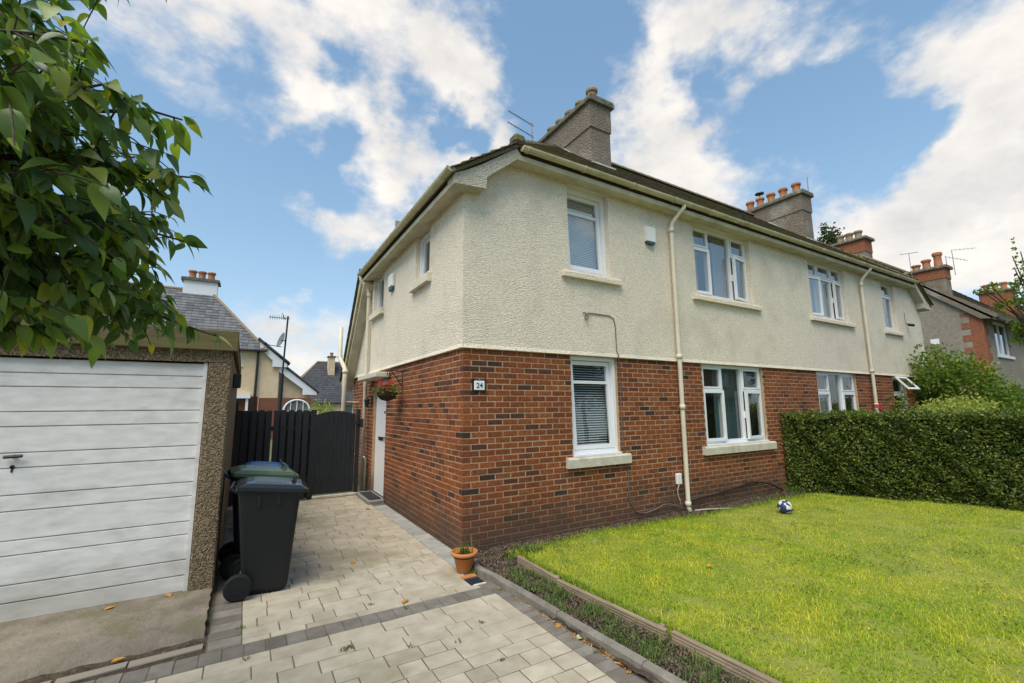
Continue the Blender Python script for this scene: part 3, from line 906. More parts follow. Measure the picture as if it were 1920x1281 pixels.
# hip and ridge tiles
def ridge_run(p, q, step=.3, r=.085):
    p, q = Vector(p), Vector(q)
    n = int((q - p).length / step)
    t = (q - p).normalized()
    s_ = t.cross(Vector((0, 0, 1))).normalized()
    up = s_.cross(t)
    for i in range(n):
        c = p + t * step * i
        mb = MB()
        vs = []
        for e, rr in ((c, r * 1.08), (c + t * (step + .02), r)):
            for k in range(7):
                a = math.pi * k / 6
                vs.append(e + s_ * math.cos(a) * rr + up * math.sin(a) * rr)
        mb.add(vs, [(k, k + 1, k + 8, k + 7) for k in range(6)] + [(6, 5, 4, 3, 2, 1, 0)])
        hb(mb, 'ridge_tile', 'roof_tile', rf, recalc=False)
up_ = Vector((0, 0, .01))
ridge_run(Vector(A1) + Vector((.1, .1, .06)), Vector(AP) - up_ * 2, r=.055)
ridge_run(Vector(mir(A1)) + Vector((-.1, .1, .06)), Vector(mir(AP)) - up_ * 2, r=.055)
ridge_run(Vector(AP) + up_, Vector(mir(AP)) + up_)
MB_ = MB(); MB_.cbox(.55, .71, -.29, -.12, 4.84, 4.965, .03)
hb(MB_, 'hip_end_tile', 'roof_tile', rf)

# eaves: soffit, roughcast verge blocks, gutters
sf = MB()
sf.prism([(-.205, 4.655), (-.205, 4.722), (.02, 4.73), (.02, 4.665)], 'x', .60, HX - .60)
hb(sf, 'soffit', 'soffit')
for x0, x1 in ((-.22, .02), (HX + .22, HX - .02)):
    sfs = MB(); sfs.prism([(x0, 4.122), (x0, 4.185), (x1, 4.21), (x1, 4.165)], 'y', -.19, 4.55)
    hb(sfs, 'soffit', 'soffit')
for flip in (0, 1):
    vp = [(-.222, 4.118), (.186, 4.148), (.20, 4.30), (.44, 4.50), (.70, 4.715), (.62, 4.80), (.35, 4.60), (.12, 4.435), (-.06, 4.32), (-.22, 4.235)]
    if flip: vp = [(HX - u, v) for u, v in vp]
    mb = MB(); mb.prism(vp, 'y', -.207, .0)
    hb(mb, 'verge_block', 'roughcast_grey')
# dark boards painted as the shadow gap between soffit and gutters
fb = MB(); fb.box(.64, HX - .64, -.19, -.17, 4.723, 4.86); hb(fb, 'shadow_gap_board', 'bark')
fb = MB(); fb.box(-.205, -.185, -.2, 4.5, 4.186, 4.30); hb(fb, 'shadow_gap_board', 'bark')
fb = MB(); fb.box(HX + .185, HX + .205, -.2, 4.5, 4.186, 4.30); hb(fb, 'shadow_gap_board', 'bark')
def gutter(mb, p, q, r=.055):
    p, q = Vector(p), Vector(q)
    t = (q - p).normalized()
    s_ = t.cross(Vector((0, 0, 1))).normalized()
    for e0, e1 in ((p, q),):
        vs = []
        for e in (e0, e1):
            for rr in (r, r - .008):
                for k in range(9):
                    a = math.pi + math.pi * k / 8
                    vs.append(e + s_ * math.cos(a) * rr + Vector((0, 0, math.sin(a) * rr)))
        fs = [(k, k + 1, k + 19, k + 18) for k in range(8)] + [(k + 9, k + 27, k + 28, k + 10) for k in range(8)]
        fs += [(0, 18, 27, 9), (8, 17, 35, 26), (0, 9, 10, 1)] + [tuple(range(0, 9)), tuple(range(26, 17, -1))]
        mb.add(vs, fs)
def gut_bracket(mb, c, t, r=.064, w=.03):
    c, t = Vector(c), Vector(t)
    s_ = t.cross(Vector((0, 0, 1))).normalized()
    vs = []
    for e in (c - t * w / 2, c + t * w / 2):
        for rr in (r,):
            for k in range(9):
                a = math.pi + math.pi * k / 8
                vs.append(e + s_ * math.cos(a) * rr + Vector((0, 0, math.sin(a) * rr)))
        vs.append(e + s_ * r + Vector((0, 0, .008))); vs.append(e - s_ * r + Vector((0, 0, .008)))
    mb.add(vs, [(k, k + 1, k + 12, k + 11) for k in range(8)] + [tuple(range(9)), tuple(range(19, 10, -1))])
g1 = MB(); gutter(g1, (.67, -.258, 4.808), (HX - .67, -.258, 4.808))
gf = hb(g1, 'gutter', 'gutter', recalc=False)
g2 = MB(); gutter(g2, (-.27, -.235, 4.285), (-.27, 4.52, 4.285))
gs = hb(g2, 'gutter', 'gutter', recalc=False)
g3 = MB(); gutter(g3, (HX + .27, -.235, 4.285), (HX + .27, 4.52, 4.285))
hb(g3, 'gutter', 'gutter', recalc=False)
x = .75
while x < HX - .7:
    mb = MB(); gut_bracket(mb, (x, -.258, 4.808), (1, 0, 0)); hb(mb, 'gutter_bracket', 'gutter', gf, recalc=False); x += .92
y = .35
while y < 4.5:
    mb = MB(); gut_bracket(mb, (-.27, y, 4.285), (0, 1, 0)); hb(mb, 'gutter_bracket', 'gutter', gs, recalc=False); y += .85
# downpipes
def downpipe(pts, mat='cream_paint', r=.036, collars=(), nm='downpipe'):
    mb = MB(); mb.tube(pts, r, 10)
    o = hb(mb, nm, mat, smooth=False)
    o.data.shade_smooth()
    for c in collars:
        m2 = MB(); m2.tube([(c[0], c[1], c[2] - .035), (c[0], c[1], c[2] + .035)], r + .010, 10)
        o2 = hb(m2, 'pipe_collar', mat, o); o2.data.shade_smooth()
    return o
for xp, dx in ((3.60, .14), (10.24, .14)):
    downpipe([(xp + dx, -.255, 4.79), (xp + dx, -.25, 4.72), (xp + dx * .75, -.20, 4.66), (xp + .02, -.105, 4.49), (xp, -.09, 4.40), (xp, -.09, 3.3), (xp, -.09, 2.3), (xp, -.085, 1.2), (xp, -.08, .10), (xp, -.11, .03)],
             'cream_paint', .034, [(xp, -.09, 4.36), (xp, -.09, 2.32), (xp, -.088, 1.55), (xp, -.08, .14)])
downpipe([(-.27, 4.45, 4.26), (-.25, 4.45, 4.16), (-.12, 4.45, 3.98), (-.085, 4.45, 3.88), (-.085, 4.45, 2.2), (-.085, 4.45, .02)], 'cream_paint', .036, [(-.085, 4.45, 3.85)])
spipe = downpipe([(-.33, 6.0, 3.42), (-.33, 6.0, 2.74), (-.325, 5.9, 2.66), (-.31, 5.55, 2.48), (-.30, 5.45, 2.40), (-.30, 5.45, 2.2), (-.30, 5.45, .02)], 'cream_paint', .048, [(-.33, 6.0, 2.74), (-.30, 5.45, 2.36)], nm='soil_pipe')
for zz_ in (.6, 1.7):
    mb = MB(); mb.box(-.30, .0, 5.435, 5.465, zz_, zz_ + .03); hb(mb, 'pipe_bracket', 'cream_paint', spipe)
downpipe([(-.06, 4.33, .02), (-.06, 4.33, .62), (-.10, 4.30, .66)], 'cream_paint', .022, nm='waste_pipe')
# rear verge: bargeboard and gutter-like capping down the slope
bb = MB(); bb.prism([(4.50, 4.24), (6.10, 2.15), (6.10, 2.03), (4.42, 4.12)], 'x', -.255, -.205)
hb(bb, 'bargeboard', 'gutter')
bb = MB(); bb.prism([(4.40, 4.13), (6.05, 2.03), (6.05, 1.98), (4.36, 4.06)], 'x', -.21, -.018)
hb(bb, 'soffit', 'soffit')

# windows ------------------------------------------------------------
def window(P, u0, u1, v0, v1, cols, transom, recess=.09, sill=None, sillmat='sill', opens=(), glassm='window_glass', tilt=0.0, blind=False, curt=None, allt=False):
    """P(u,v,w) maps to world; cols: mullion positions; transom height or None (outer columns only unless allt)"""
    fw, fd = .05, .07
    fr = MB()
    def bx(mb, a, b, c, d, w0, w1):
        vs = [P(u, v, w) for w in (w0, w1) for u, v in ((a, c), (b, c), (b, d), (a, d))]
        mb.add(vs, [(3, 2, 1, 0), (4, 5, 6, 7), (0, 1, 5, 4), (1, 2, 6, 5), (2, 3, 7, 6), (3, 0, 4, 7)])
    r0, r1 = -recess - fd, -recess
    bx(fr, u0, u0 + fw, v0, v1, r0, r1); bx(fr, u1 - fw, u1, v0, v1, r0, r1)
    bx(fr, u0 + fw, u1 - fw, v1 - fw, v1, r0, r1); bx(fr, u0 + fw, u1 - fw, v0, v0 + fw, r0, r1)
    bx(fr, u0 - .0, u1 + .0, v0 - .025, v0 - .002, r0, r1 + .075)      # projecting plastic cill
    xs = [u0 + fw] + list(cols) + [u1 - fw]
    for c in cols: bx(fr, c - .022, c + .022, v0 + fw, v1 - fw, r0, r1)
    w = hb(fr, 'window', 'white_upvc')
    panes = []
    def sash(a, b, c, d, w_, ang=0, hinge='l', fwid=.04):
        mb = MB()
        ca, sa = math.cos(ang), math.sin(ang)
        def Q(u, v, ww):
            if ang == 0: return P(u, v, ww)
            if hinge == 'l': return P(a + (u - a) * ca, v, ww + (u - a) * sa)
            if hinge == 'r': return P(b - (b - u) * ca, v, ww + (b - u) * sa)
            if hinge == 't': return P(u, d - (d - v) * ca, ww + (d - v) * sa)
            return P(u, c + (v - c) * ca, ww - (v - c) * sa)
        def qx(mb, aa, bb_, cc_, dd, w0, w1):
            vs = [Q(u, v, ww) for ww in (w0, w1) for u, v in ((aa, cc_), (bb_, cc_), (bb_, dd), (aa, dd))]
            mb.add(vs, [(3, 2, 1, 0), (4, 5, 6, 7), (0, 1, 5, 4), (1, 2, 6, 5), (2, 3, 7, 6), (3, 0, 4, 7)])
        qx(mb, a, a + fwid, c, d, w_, w_ + .045); qx(mb, b - fwid, b, c, d, w_, w_ + .045)
        qx(mb, a + fwid, b - fwid, c, c + fwid, w_, w_ + .045); qx(mb, a + fwid, b - fwid, d - fwid, d, w_, w_ + .045)
        if tilt and hinge == 'b' and transom:
            qx(mb, a + fwid, b - fwid, transom - .02, transom + .02, w_, w_ + .043)
        hb(mb, 'sash', 'white_upvc', w)
        g = MB(); g.quad(Q(a + fwid, c + fwid, w_ + .02), Q(b - fwid, c + fwid, w_ + .02), Q(b - fwid, d - fwid, w_ + .02), Q(a + fwid, d - fwid, w_ + .02))
        hb(g, 'pane', glassm, w, recalc=False)
        if fwid > .035 and d - c > .5:
            hm = MB(); qx(hm, (b if hinge == 'l' else a) - .01, (b if hinge == 'l' else a) + .01, (c + d) / 2 - .06, (c + d) / 2 + .06, w_ - .03, w_ - .005)
            hb(hm, 'handle', 'white_upvc', w)
    def pane(a, b, c, d):
        g = MB(); g.quad(P(a, c, r0 + .03), P(b, c, r0 + .03), P(b, d, r0 + .03), P(a, d, r0 + .03))
        hb(g, 'pane', glassm, w, recalc=False)
    n = len(xs) - 1
    if tilt:
        sash(u0 + fw + .005, u1 - fw - .005, v0 + fw + .005, v1 - fw - .005, r0 + .02, tilt, 'b', .055)
    else:
        for i in range(n):
            a = xs[i] + (.022 if i else 0); b = xs[i + 1] - (.022 if i < n - 1 else 0)
            has_t = transom and (allt or n == 1 or i != n // 2)
            if has_t:
                tb = MB(); bx(tb, a, b, transom - .022, transom + .022, r0, r1 + .001); hb(tb, 'transom', 'white_upvc', w)
                sash(a + .003, b - .003, transom + .024, v1 - fw - .003, r1 - .03, 0, 'l', .025)
                lo_top = transom - .024
            else: lo_top = v1 - fw
            op = [o for o in opens if o[0] == i]
            if has_t and (n == 1 or i != n // 2):
                sash(a - .012, b + .012, v0 + fw - .01, lo_top + .012, r1 - .025, op[0][1] if op else 0, op[0][2] if op else 'l', .045)
            else: pane(a, b, v0 + fw, lo_top)
    if sill:
        s0, s1, z0, z1, pr = sill
        vs = [P(u, v, ww) for u in (s0, s1) for ww, v in ((-.1, z0), (pr, z0), (pr, z1 - .02), (pr - .02, z1), (-.1, z1 + .01))]
        mb = MB(); mb.add(vs, [(0, 1, 2, 3, 4), (9, 8, 7, 6, 5)] + [(i, i + 5, (i + 1) % 5 + 5, (i + 1) % 5) for i in range(5)])
        hb(mb, 'sill', sillmat, w)
    if blind:
        mb = MB()
        v = v0 + .07
        while v < v1 - .06:
            p = [P(u0 + .06, v, -recess - .13), P(u1 - .06, v, -recess - .13), P(u1 - .06, v + .014, -recess - .157), P(u0 + .06, v + .014, -recess - .157)]
            if blind < .03: p = [P(u0 + .06, v, -recess - .128), P(u1 - .06, v, -recess - .128), P(u1 - .06, v + .024, -recess - .137), P(u0 + .06, v + .024, -recess - .137)]
            mb.quad(*p); v += blind
        mb.quad(P(u0 + .06, v1 - .1, -recess - .12), P(u1 - .06, v1 - .1, -recess - .12), P(u1 - .06, v1 - .05, -recess - .12), P(u0 + .06, v1 - .05, -recess - .12))
        hb(mb, 'venetian_blind', 'blind', w, recalc=False)
    for cu in (curt or ()):
        a, b, cm, dep = cu
        mb = MB()
        k = 28
        vs = []
        for i in range(k + 1):
            u = a + (b - a) * i / k
            ww = -dep + .03 * math.sin(i * 1.7) + .012 * math.sin(i * .9)
            vs += [P(u, v0 - .05, ww), P(u, v1 + .02, ww)]
        mb.add(vs, [(2 * i, 2 * i + 2, 2 * i + 3, 2 * i + 1) for i in range(k)])
        hb(mb, 'curtain', cm, w, recalc=False, smooth=True)
    return w
PFW = lambda u, v, w: (u, -w - .018, v)
US = lambda a, b: (a - .135, b + .165, 3.30, 3.385, .065)
LS = lambda a, b: (a - .12, b + .14, .80, .925, .07)
window(PFW, 1.55, 2.31, 3.42, 4.66, [], 4.32, sill=US(1.55, 2.31), sillmat='roughcast', tilt=.05, blind=.026, glassm='sky_glass')
window(PFW, 4.24, 5.86, 3.42, 4.66, [4.73, 5.36], 4.28, sill=US(4.24, 5.86), sillmat='roughcast', opens=[(2, .13, 'r'), (0, .05, 'l')], glassm='sky_glass', curt=[(4.35, 4.75, 'curtain', .34), (5.2, 5.8, 'curtain', .34)])
window(PFW, 7.98, 9.60, 3.42, 4.66, [8.5, 9.1], 4.32, sill=US(7.98, 9.60), sillmat='roughcast', opens=[(0, .12, 'l'), (2, .12, 'r')], allt=True, glassm='sky_glass', curt=[(8.0, 9.55, 'curtain', .3)])
window(PFW, 11.53, 12.29, 3.42, 4.66, [], 4.32, sill=US(11.53, 12.29), sillmat='roughcast', glassm='sky_glass')
PBW = lambda u, v, w: (u, -w, v)
window(PBW, 1.55, 2.37, .955, 2.245, [], 1.90, sill=LS(1.55, 2.37), tilt=.05, blind=.033, recess=.045)
window(PBW, 4.24, 5.95, .955, 2.245, [4.80, 5.37], 1.83, sill=LS(4.24, 5.95), recess=.05, opens=[(2, .10, 'r'), (0, .05, 'l')], curt=[(5.2, 5.9, 'teal_curtain', .5)])
window(PBW, 7.89, 9.60, .955, 2.245, [8.45, 9.0], 1.83, sill=LS(7.89, 9.60), recess=.05, curt=[(8.5, 9.0, 'curtain', .4)])
window(PBW, 11.53, 12.29, .955, 2.245, [], 1.82, sill=LS(11.53, 12.29), recess=.06)
mb = MB(); MT = Matrix.Translation((0, -.03, 2.22)) @ Matrix.Rotation(R_(-38), 4, 'X')
mb.M = MT
mb.box(11.58, 11.63, -.03, 0, -.4, 0); mb.box(12.2, 12.25, -.03, 0, -.4, 0); mb.box(11.63, 12.2, -.03, 0, -.4, -.35); mb.box(11.63, 12.2, -.03, 0, -.05, 0)
hb(mb, 'open_toplight', 'white_upvc')
mb = MB(); mb.M = MT; mb.quad((11.63, -.015, -.35), (12.2, -.015, -.35), (12.2, -.015, -.05), (11.63, -.015, -.05)); hb(mb, 'pane', 'sky_glass', recalc=False)
PSW = lambda u, v, w: (-w - .018, u, v)
for a, b in ((1.12, 1.72), (3.55, 4.27)):
    window(PSW, a, b, 3.44, 4.15, [], None, recess=.07, sill=(a - .09, b + .09, 3.30, 3.42, .075), sillmat='roughcast', tilt=.0 if a > 3 else .06, glassm='window_glass', curt=[(a, b, 'curtain', .4)])

# door, canopy, step
dr = MB()
dr.box(.055, .075, 3.2, 3.25, .06, 2.08); dr.box(.055, .075, 4.03, 4.08, .06, 2.08); dr.box(.055, .075, 3.25, 4.03, 2.03, 2.08)
dr.box(.05, .10, 3.25, 4.03, .06, 2.03)
door = hb(dr, 'door', 'white_door')
mb = MB(); mb.tube([(.05, 3.36, 1.06), (.015, 3.36, 1.06), (.015, 3.47, 1.06)], .011, 8); mb.box(.046, .05, 3.34, 3.38, .97, 1.14); hb(mb, 'handle', 'black_metal', door)
mb = MB(); mb.cbox(.035, .05, 3.5, 3.8, 1.0, 1.06, .004); hb(mb, 'letter_plate', 'black_metal', door)
mb = MB(); mb.tube([(.05, 3.42, 1.50), (.035, 3.42, 1.50)], .022, 12); hb(mb, 'knocker', 'black_metal', door)
mb = MB(); mb.cbox(-.26, -.019, 2.97, 4.34, 2.09, 2.185, .012); hb(mb, 'door_canopy', 'sill')
mb = MB(); mb.cbox(-.26, .04, 3.14, 4.14, -.02, .055, .012); hb(mb, 'doorstep', 'stone_step')

# chimneys
def chimney_parts(o_parent, builder, x0, x1, y0, y1, zb, zt, harl, band=True, cop=.11, over=.075, band_mat=None, band_h=.5):
    mb = MB(); mb.box(x0, x1, y0, y1, zb, zt - cop)
    c = builder(mb, 'chimney', harl, o_parent)
    if band:
        mb = MB(); mb.box(x0 - .02, x1 + .02, y0 - .02, y1 + .02, zt - cop - band_h, zt - cop - .002)
        builder(mb, 'chimney_band', band_mat or harl, c)
    mb = MB(); mb.prism([(x0 - over, zt - cop), (x1 + over, zt - cop), (x1 + over, zt - cop * .45), (x1 + over - .03, zt), (x0 - over + .03, zt), (x0 - over, zt - cop * .45)], 'y', y0 - over, y1 + over)
    builder(mb, 'coping', 'coping', c)
    return c
def pot(builder, c, par, mat, r=.105, h=.32, cowl=False):
    mb = MB(); mb.lathe([(r * 1.1, 0), (r * 1.0, .05), (r * .86, h * .5), (r * .9, h * .78), (r * 1.12, h * .80), (r * 1.16, h * .92), (r * 1.05, h), (r * .8, h), (r * .75, h * .4)], c, 16)
    builder(mb, 'chimney_pot', mat, par, smooth=False)
    if cowl:
        mb = MB(); mb.lathe([(.012, h), (.012, h + .12), (r * 1.2, h + .13), (r * 1.1, h + .16), (.02, h + .2)], c, 14); builder(mb, 'pot_cowl', 'black_metal', par)
hbb = lambda mb, n, m_, p=None, **kw: hb(mb, n, m_, p, **kw)
ch1 = chimney_parts(house, hbb, 3.0, 3.47, 1.05, 2.62, 5.6, 7.265, 'chimney_harl')
for i, y in enumerate((1.25, 1.58, 1.92, 2.24, 2.54)): pot(hbb, (3.235, y, 7.26), ch1, 'old_clay', r=.10, h=.36 if i == 0 else .30)
ch2 = chimney_parts(house, hbb, 10.37, 10.84, 1.05, 2.62, 5.6, 7.30, 'chimney_harl', band_h=.45)
for i, y in enumerate((1.25, 1.60, 1.94, 2.26, 2.56)): pot(hbb, (10.605, y, 7.29), ch2, 'clay', r=.105, h=.34, cowl=(i == 3))
for x0, ch in ((3.0, ch1), (10.37, ch2)):
    mb = MB()
    for s_ in (x0 - .012,):
        mb.prism([(1.0, 5.86), (1.05, 5.84), (2.2, 6.78), (2.2, 6.93), (1.9, 6.70)], 'x', s_, s_ + .01)
    mb.box(x0 - .05, x0 + .52, .98, 1.04, 5.82, 5.93)
    hb(mb, 'flashing', 'lead', ch)

# ------------------------------------------------------------------ fixtures on the house
def fix(mb, name, mat, label, cat, **kw): return mb.build(name, mat, None, label=label, cat=cat, **kw)
# number plaque
pl = empty('house_number_sign', (.192, -.004, 1.72), 'small white number 24 plaque in a black scrolled frame on the brick corner', 'sign')
mb = MB(); mb.box(-.082, .082, -.020, .0, .035, .165)
for sx in (-1, 1):
    for zz_ in (.035, .165):
        mb.tube([(sx * .05, -.01, zz_), (sx * .085, -.01, zz_ + (.02 if zz_ > .1 else -.02)), (sx * .10, -.01, zz_), (sx * .085, -.01, zz_ - (.012 if zz_ > .1 else -.012))], .006, 6)
mb.build('frame', 'black_metal', pl)
mb = MB(); mb.cbox(-.066, .066, -.030, -.019, .047, .153, .004); mb.build('plate', 'ceramic', pl)
cu = bpy.data.curves.new('num', 'FONT'); cu.body = '24'; cu.size = .085; cu.align_x = 'CENTER'; cu.extrude = .0008; cu.offset = .0012
tmp = bpy.data.objects.new('num', cu); COL.objects.link(tmp)
dg = bpy.context.evaluated_depsgraph_get()
me = bpy.data.meshes.new_from_object(tmp.evaluated_get(dg)); bpy.data.objects.remove(tmp)
me.materials.clear(); me.materials.append(MATS['ink'])
o = link('number', me, None, pl); o.location = (0, -.0312, .071); o.rotation_euler = (R_(90), 0, 0)
# alarm boxes
a1 = empty('alarm_box', (3.14, -.02, 4.06), 'white alarm box with a blue base beside the front downpipe', 'alarm box')
mb = MB(); mb.prism([(-.092, .035), (.092, .035), (.1, .27), (-.1, .27)], 'y', -.06, 0); mb.build('cover', 'plastic_white', a1)
mb = MB(); mb.prism([(-.075, -.005), (.075, -.005), (.088, .034), (-.088, .034)], 'y', -.055, 0); mb.build('base', 'plastic_blue', a1)
a2 = empty('alarm_box', (-.02, 2.93, 3.60), 'slim white alarm box between the two side windows', 'alarm box')
mb = MB(); mb.cbox(-.06, 0, -.12, .12, .06, .29, .012); mb.build('cover', 'plastic_white', a2)
mb = MB(); mb.cbox(-.05, 0, -.10, .10, 0, .058, .01); mb.build('base', 'plastic_blue', a2)
# junction box and cables
mb = MB(); mb.cbox(3.44, 3.54, -.05, .0, .42, .575, .01); fix(mb, 'junction_box', 'plastic_white', 'small pale junction box low on the brick beside the front downpipe', 'junction box')
mb = MB(); mb.tube([(1.76, -.03, 2.84), (1.80, -.035, 2.835), (1.83, -.04, 2.80), (1.84, -.05, 2.76), (1.81, -.05, 2.73), (1.78, -.05, 2.75), (1.79, -.04, 2.80), (1.85, -.03, 2.838), (2.0, -.028, 2.84), (2.25, -.028, 2.838), (2.32, -.03, 2.80), (2.345, -.03, 2.7), (2.352, -.03, 2.35), (2.355, -.065, 2.26), (2.40, -.012, 2.2),
                    (2.41, -.010, 1.6), (2.41, -.010, 1.0), (2.45, -.012, .95), (2.53, -.03, .92), (2.525, -.04, .82), (2.49, -.012, .78), (2.48, -.012, .45), (2.51, -.012, .27), (2.60, -.02, .14), (2.75, -.03, .10), (2.95, -.04, .13), (3.12, -.04, .175), (3.25, -.04, .17), (3.42, -.05, .12), (3.58, -.07, .06)], .0075, 6)
fix(mb, 'cable', 'grey_cable', 'thin dark cable looping down the front wall to the downpipe foot', 'cable', smooth=True)
mb = MB(); mb.tube([(3.47, -.045, .42), (3.44, -.04, .36), (3.44, -.035, .28), (3.48, -.035, .20), (3.50, -.04, .10)], .006, 6)
fix(mb, 'cable', 'pale_cable', 'short pale cable hanging under the junction box', 'cable', smooth=True)
mb = MB(); mb.tube([(3.66, -.14, .05), (3.85, -.2, .055), (4.1, -.28, .05), (4.25, -.36, .05)], .009, 6)
fix(mb, 'hose_pipe', 'pale_cable', 'pale pipe lying on the soil right of the downpipe foot', 'pipe', smooth=True)
mb = MB(); mb.tube([(3.7, -.03, .17), (4.3, -.03, .19), (4.9, -.03, .24), (5.3, -.03, .29), (5.6, -.04, .26), (5.85, -.06, .2), (6.1, -.1, .08)], .012, 6)
fix(mb, 'black_pipe', 'black_metal', 'thin black pipe along the brick foot towards the hedge', 'pipe', smooth=True)
# camera / spotlight on the far right wall
sp_ = empty('security_light', (12.82, -.018, 3.62), 'small dark security light on the wall right of the narrow window', 'wall light')
mb = MB(); mb.tube([(0, 0, .05), (0, -.07, .03)], .012, 6); mb.build('arm', 'black_metal', sp_)
mb = MB(); mb.tube([(-.05, -.07, 0), (.07, -.13, -.01)], .035, 10); mb.build('head', 'black_metal', sp_)
mb = MB(); mb.tube([(-.05, -.008, .05), (-.05, -.008, .34)], .006, 6); mb.build('conduit', 'grey_cable', sp_)
# lantern by the door
la = empty('wall_lantern', (-.002, 4.2, 1.64), 'black wall lantern left of the white door', 'wall lamp')
mb = MB(); mb.box(-.02, 0, -.035, .035, -.02, .16); mb.tube([(-.01, 0, .13), (-.06, 0, .17), (-.10, 0, .13)], .009, 6); mb.build('bracket', 'black_metal', la)
mb = MB(); mb.lathe([(.03, -.04), (.05, .08), (.062, .085), (.02, .125), (.006, .15)], (-.10, 0, 0), 8); mb.build('lamp_body', 'black_metal', la)
# hanging basket
hbk = empty('hanging_basket', (-.24, 2.28, 1.68), 'round brown hanging basket of red and orange flowers on the side wall', 'hanging basket')
mb = MB(); mb.lathe([(.02, .0), (.09, .02), (.145, .075), (.165, .135), (.15, .135), (.1, .11)], (0, 0, 0), 20); mb.build('bowl', 'coir', hbk)
mb = MB()
mb.tube([(.236, 0, .12), (.236, 0, .48)], .009, 6); mb.tube([(.236, 0, .46), (.10, 0, .475), (-.01, 0, .46), (0, 0, .42)], .008, 6); mb.tube([(.236, 0, .22), (.14, 0, .36), (.06, 0, .46)], .007, 6)
for k in range(3):
    a = k * 2.094 + .4
    mb.tube([(.155 * math.cos(a), .155 * math.sin(a), .135), (0, 0, .43)], .003, 4)
mb.build('bracket', 'black_metal', hbk)
n = 420
C = rng.normal(size=(n, 3)) * [.085, .085, .05] + [0, 0, .165]
V, F = leaf_mass(C, rng.uniform(.03, .055, n), .022, droop=.1)
link('foliage', arrmesh('foliage', V, F, 'shrub_leaf'), None, hbk)
for k in range(22):
    mb = MB()
    c = Vector((random.gauss(-.04, .07), random.gauss(-.01, .09), .21 + random.uniform(-.03, .12)))
    r = random.uniform(.022, .036)
    for q in range(5):
        a = q * 1.2566
        mb.add([c, c + Vector((math.cos(a - .5) * r, math.sin(a - .5) * r, .008)), c + Vector((math.cos(a) * r * 1.5, math.sin(a) * r * 1.5, .0)), c + Vector((math.cos(a + .5) * r, math.sin(a + .5) * r, .008))], [(0, 1, 2, 3)])
    mb.add([c + Vector((-.012, 0, -.0)), c + Vector((0, -.012, .012)), c + Vector((.012, 0, 0)), c + Vector((0, .012, .02)), c + Vector((0, 0, -.03))], [(0, 1, 3), (1, 2, 3), (0, 4, 1), (1, 4, 2)])
    mb.build('flower', 'orange_petal' if k % 4 == 3 else 'red_petal', hbk, recalc=False)
# roof aerial
ae = empty('tv_aerial', (2.68, 2.5, 6.3), 'twin-boom television aerial on a thin pole beside the near chimney', 'aerial')
mb = MB(); mb.tube([(0, 0, 0), (0, 0, 1.18)], .014, 6); mb.build('pole', 'galvanised', ae)
for zz_, ln in ((1.12, .62), (.86, .64)):
    mb = MB()
    d = Vector((-.95, .10, .30)).normalized()
    p0 = Vector((.04, 0, zz_)); mb.tube([p0, p0 + d * ln], .009, 6)
    sdv = Vector((.1, .99, 0))
    for k in range(11):
        c = p0 + d * (.06 + k * (ln - .1) / 10); l_ = .10 - .004 * k
        mb.tube([c - sdv * l_ * .5, c + sdv * l_ * .5], .004, 4)
    mb.build('boom', 'galvanised', ae)
ae2 = empty('roof_rod', (10.9, .95, 6.8), 'thin bare rod strapped to the far chimney front', 'rod')
mb = MB(); mb.tube([(-.16, .08, .2), (-.16, .06, .95)], .010, 6); mb.build('rod', 'galvanised', ae2)

# ------------------------------------------------------------------ gate and fence
GY = 4.2
fence = empty('slatted_fence', (-1.6, GY, 0), 'charcoal painted slatted fence between the garage and the gate', 'fence')
x, k = -2.24, 0
while x < -1.02:
    w = .088
    mb = MB(); mb.cbox(-w / 2, w / 2, -.011, .011, .02, 1.555 + random.uniform(-.008, .008), .003)
    o = mb.build('slat', 'charcoal_paint', fence); o.location = (x + w / 2 + 1.6, 0, 0); o.rotation_euler = (0, random.gauss(0, .004), 0)
    x += w + (.03 if k % 5 else .022); k += 1
x, k = -2.19, 0
while x < -1.08:
    if k != 4:
        mb = MB(); mb.cbox(-.035, .035, .058, .078, .02, 1.535, .003); o = mb.build('slat', 'charcoal_paint', fence); o.location = (x + .045 + 1.6, 0, 0)
    x += .1165; k += 1
mb = MB(); mb.box(-.66, .6, .012, .055, .32, .40); mb.build('rail', 'charcoal_paint', fence)
mb = MB(); mb.box(-.66, .6, .012, .055, 1.20, 1.28); mb.build('rail', 'charcoal_paint', fence)
mb = MB(); mb.cbox(-.67, -.60, .056, .12, 0, 1.72, .005); mb.build('post', 'charcoal_paint', fence)
gate = empty('arched_gate', (-.64, GY, 0), 'charcoal boarded side gate with an arched top beside the house', 'gate')
gx0, gx1 = -.355, .345
nb = 9
bw = (gx1 - gx0) / nb
for i in range(nb):
    a, b = gx0 + i * bw + .002, gx0 + (i + 1) * bw - .002
    za, zb_ = [1.455 + .075 * (1 - ((u - 0) / .36) ** 2) for u in (a, b)]
    mb = MB(); mb.prism([(a, .07), (b, .07), (b, zb_), (a, za)], 'y', -.012, .012)
    mb.build('board', 'charcoal_paint', gate)
for zz_ in (.25, .8, 1.3):
    mb = MB(); mb.box(gx0, gx1, .014, .05, zz_, zz_ + .09); mb.build('ledge', 'charcoal_paint', gate)
mb = MB(); mb.cbox(.36, .425, -.03, .04, 0, 1.56, .005); mb.build('post', 'charcoal_paint', gate)
mb = MB(); mb.cbox(-.425, -.36, .012, .08, 0, 1.55, .005); mb.build('post', 'charcoal_paint', gate)
mb = MB(); mb.tube([(.30, -.012, .82), (.30, -.05, .82), (.30, -.05, .74)], .012, 8); mb.box(.28, .32, -.018, -.012, .74, .88); mb.build('latch', 'black_metal', gate)
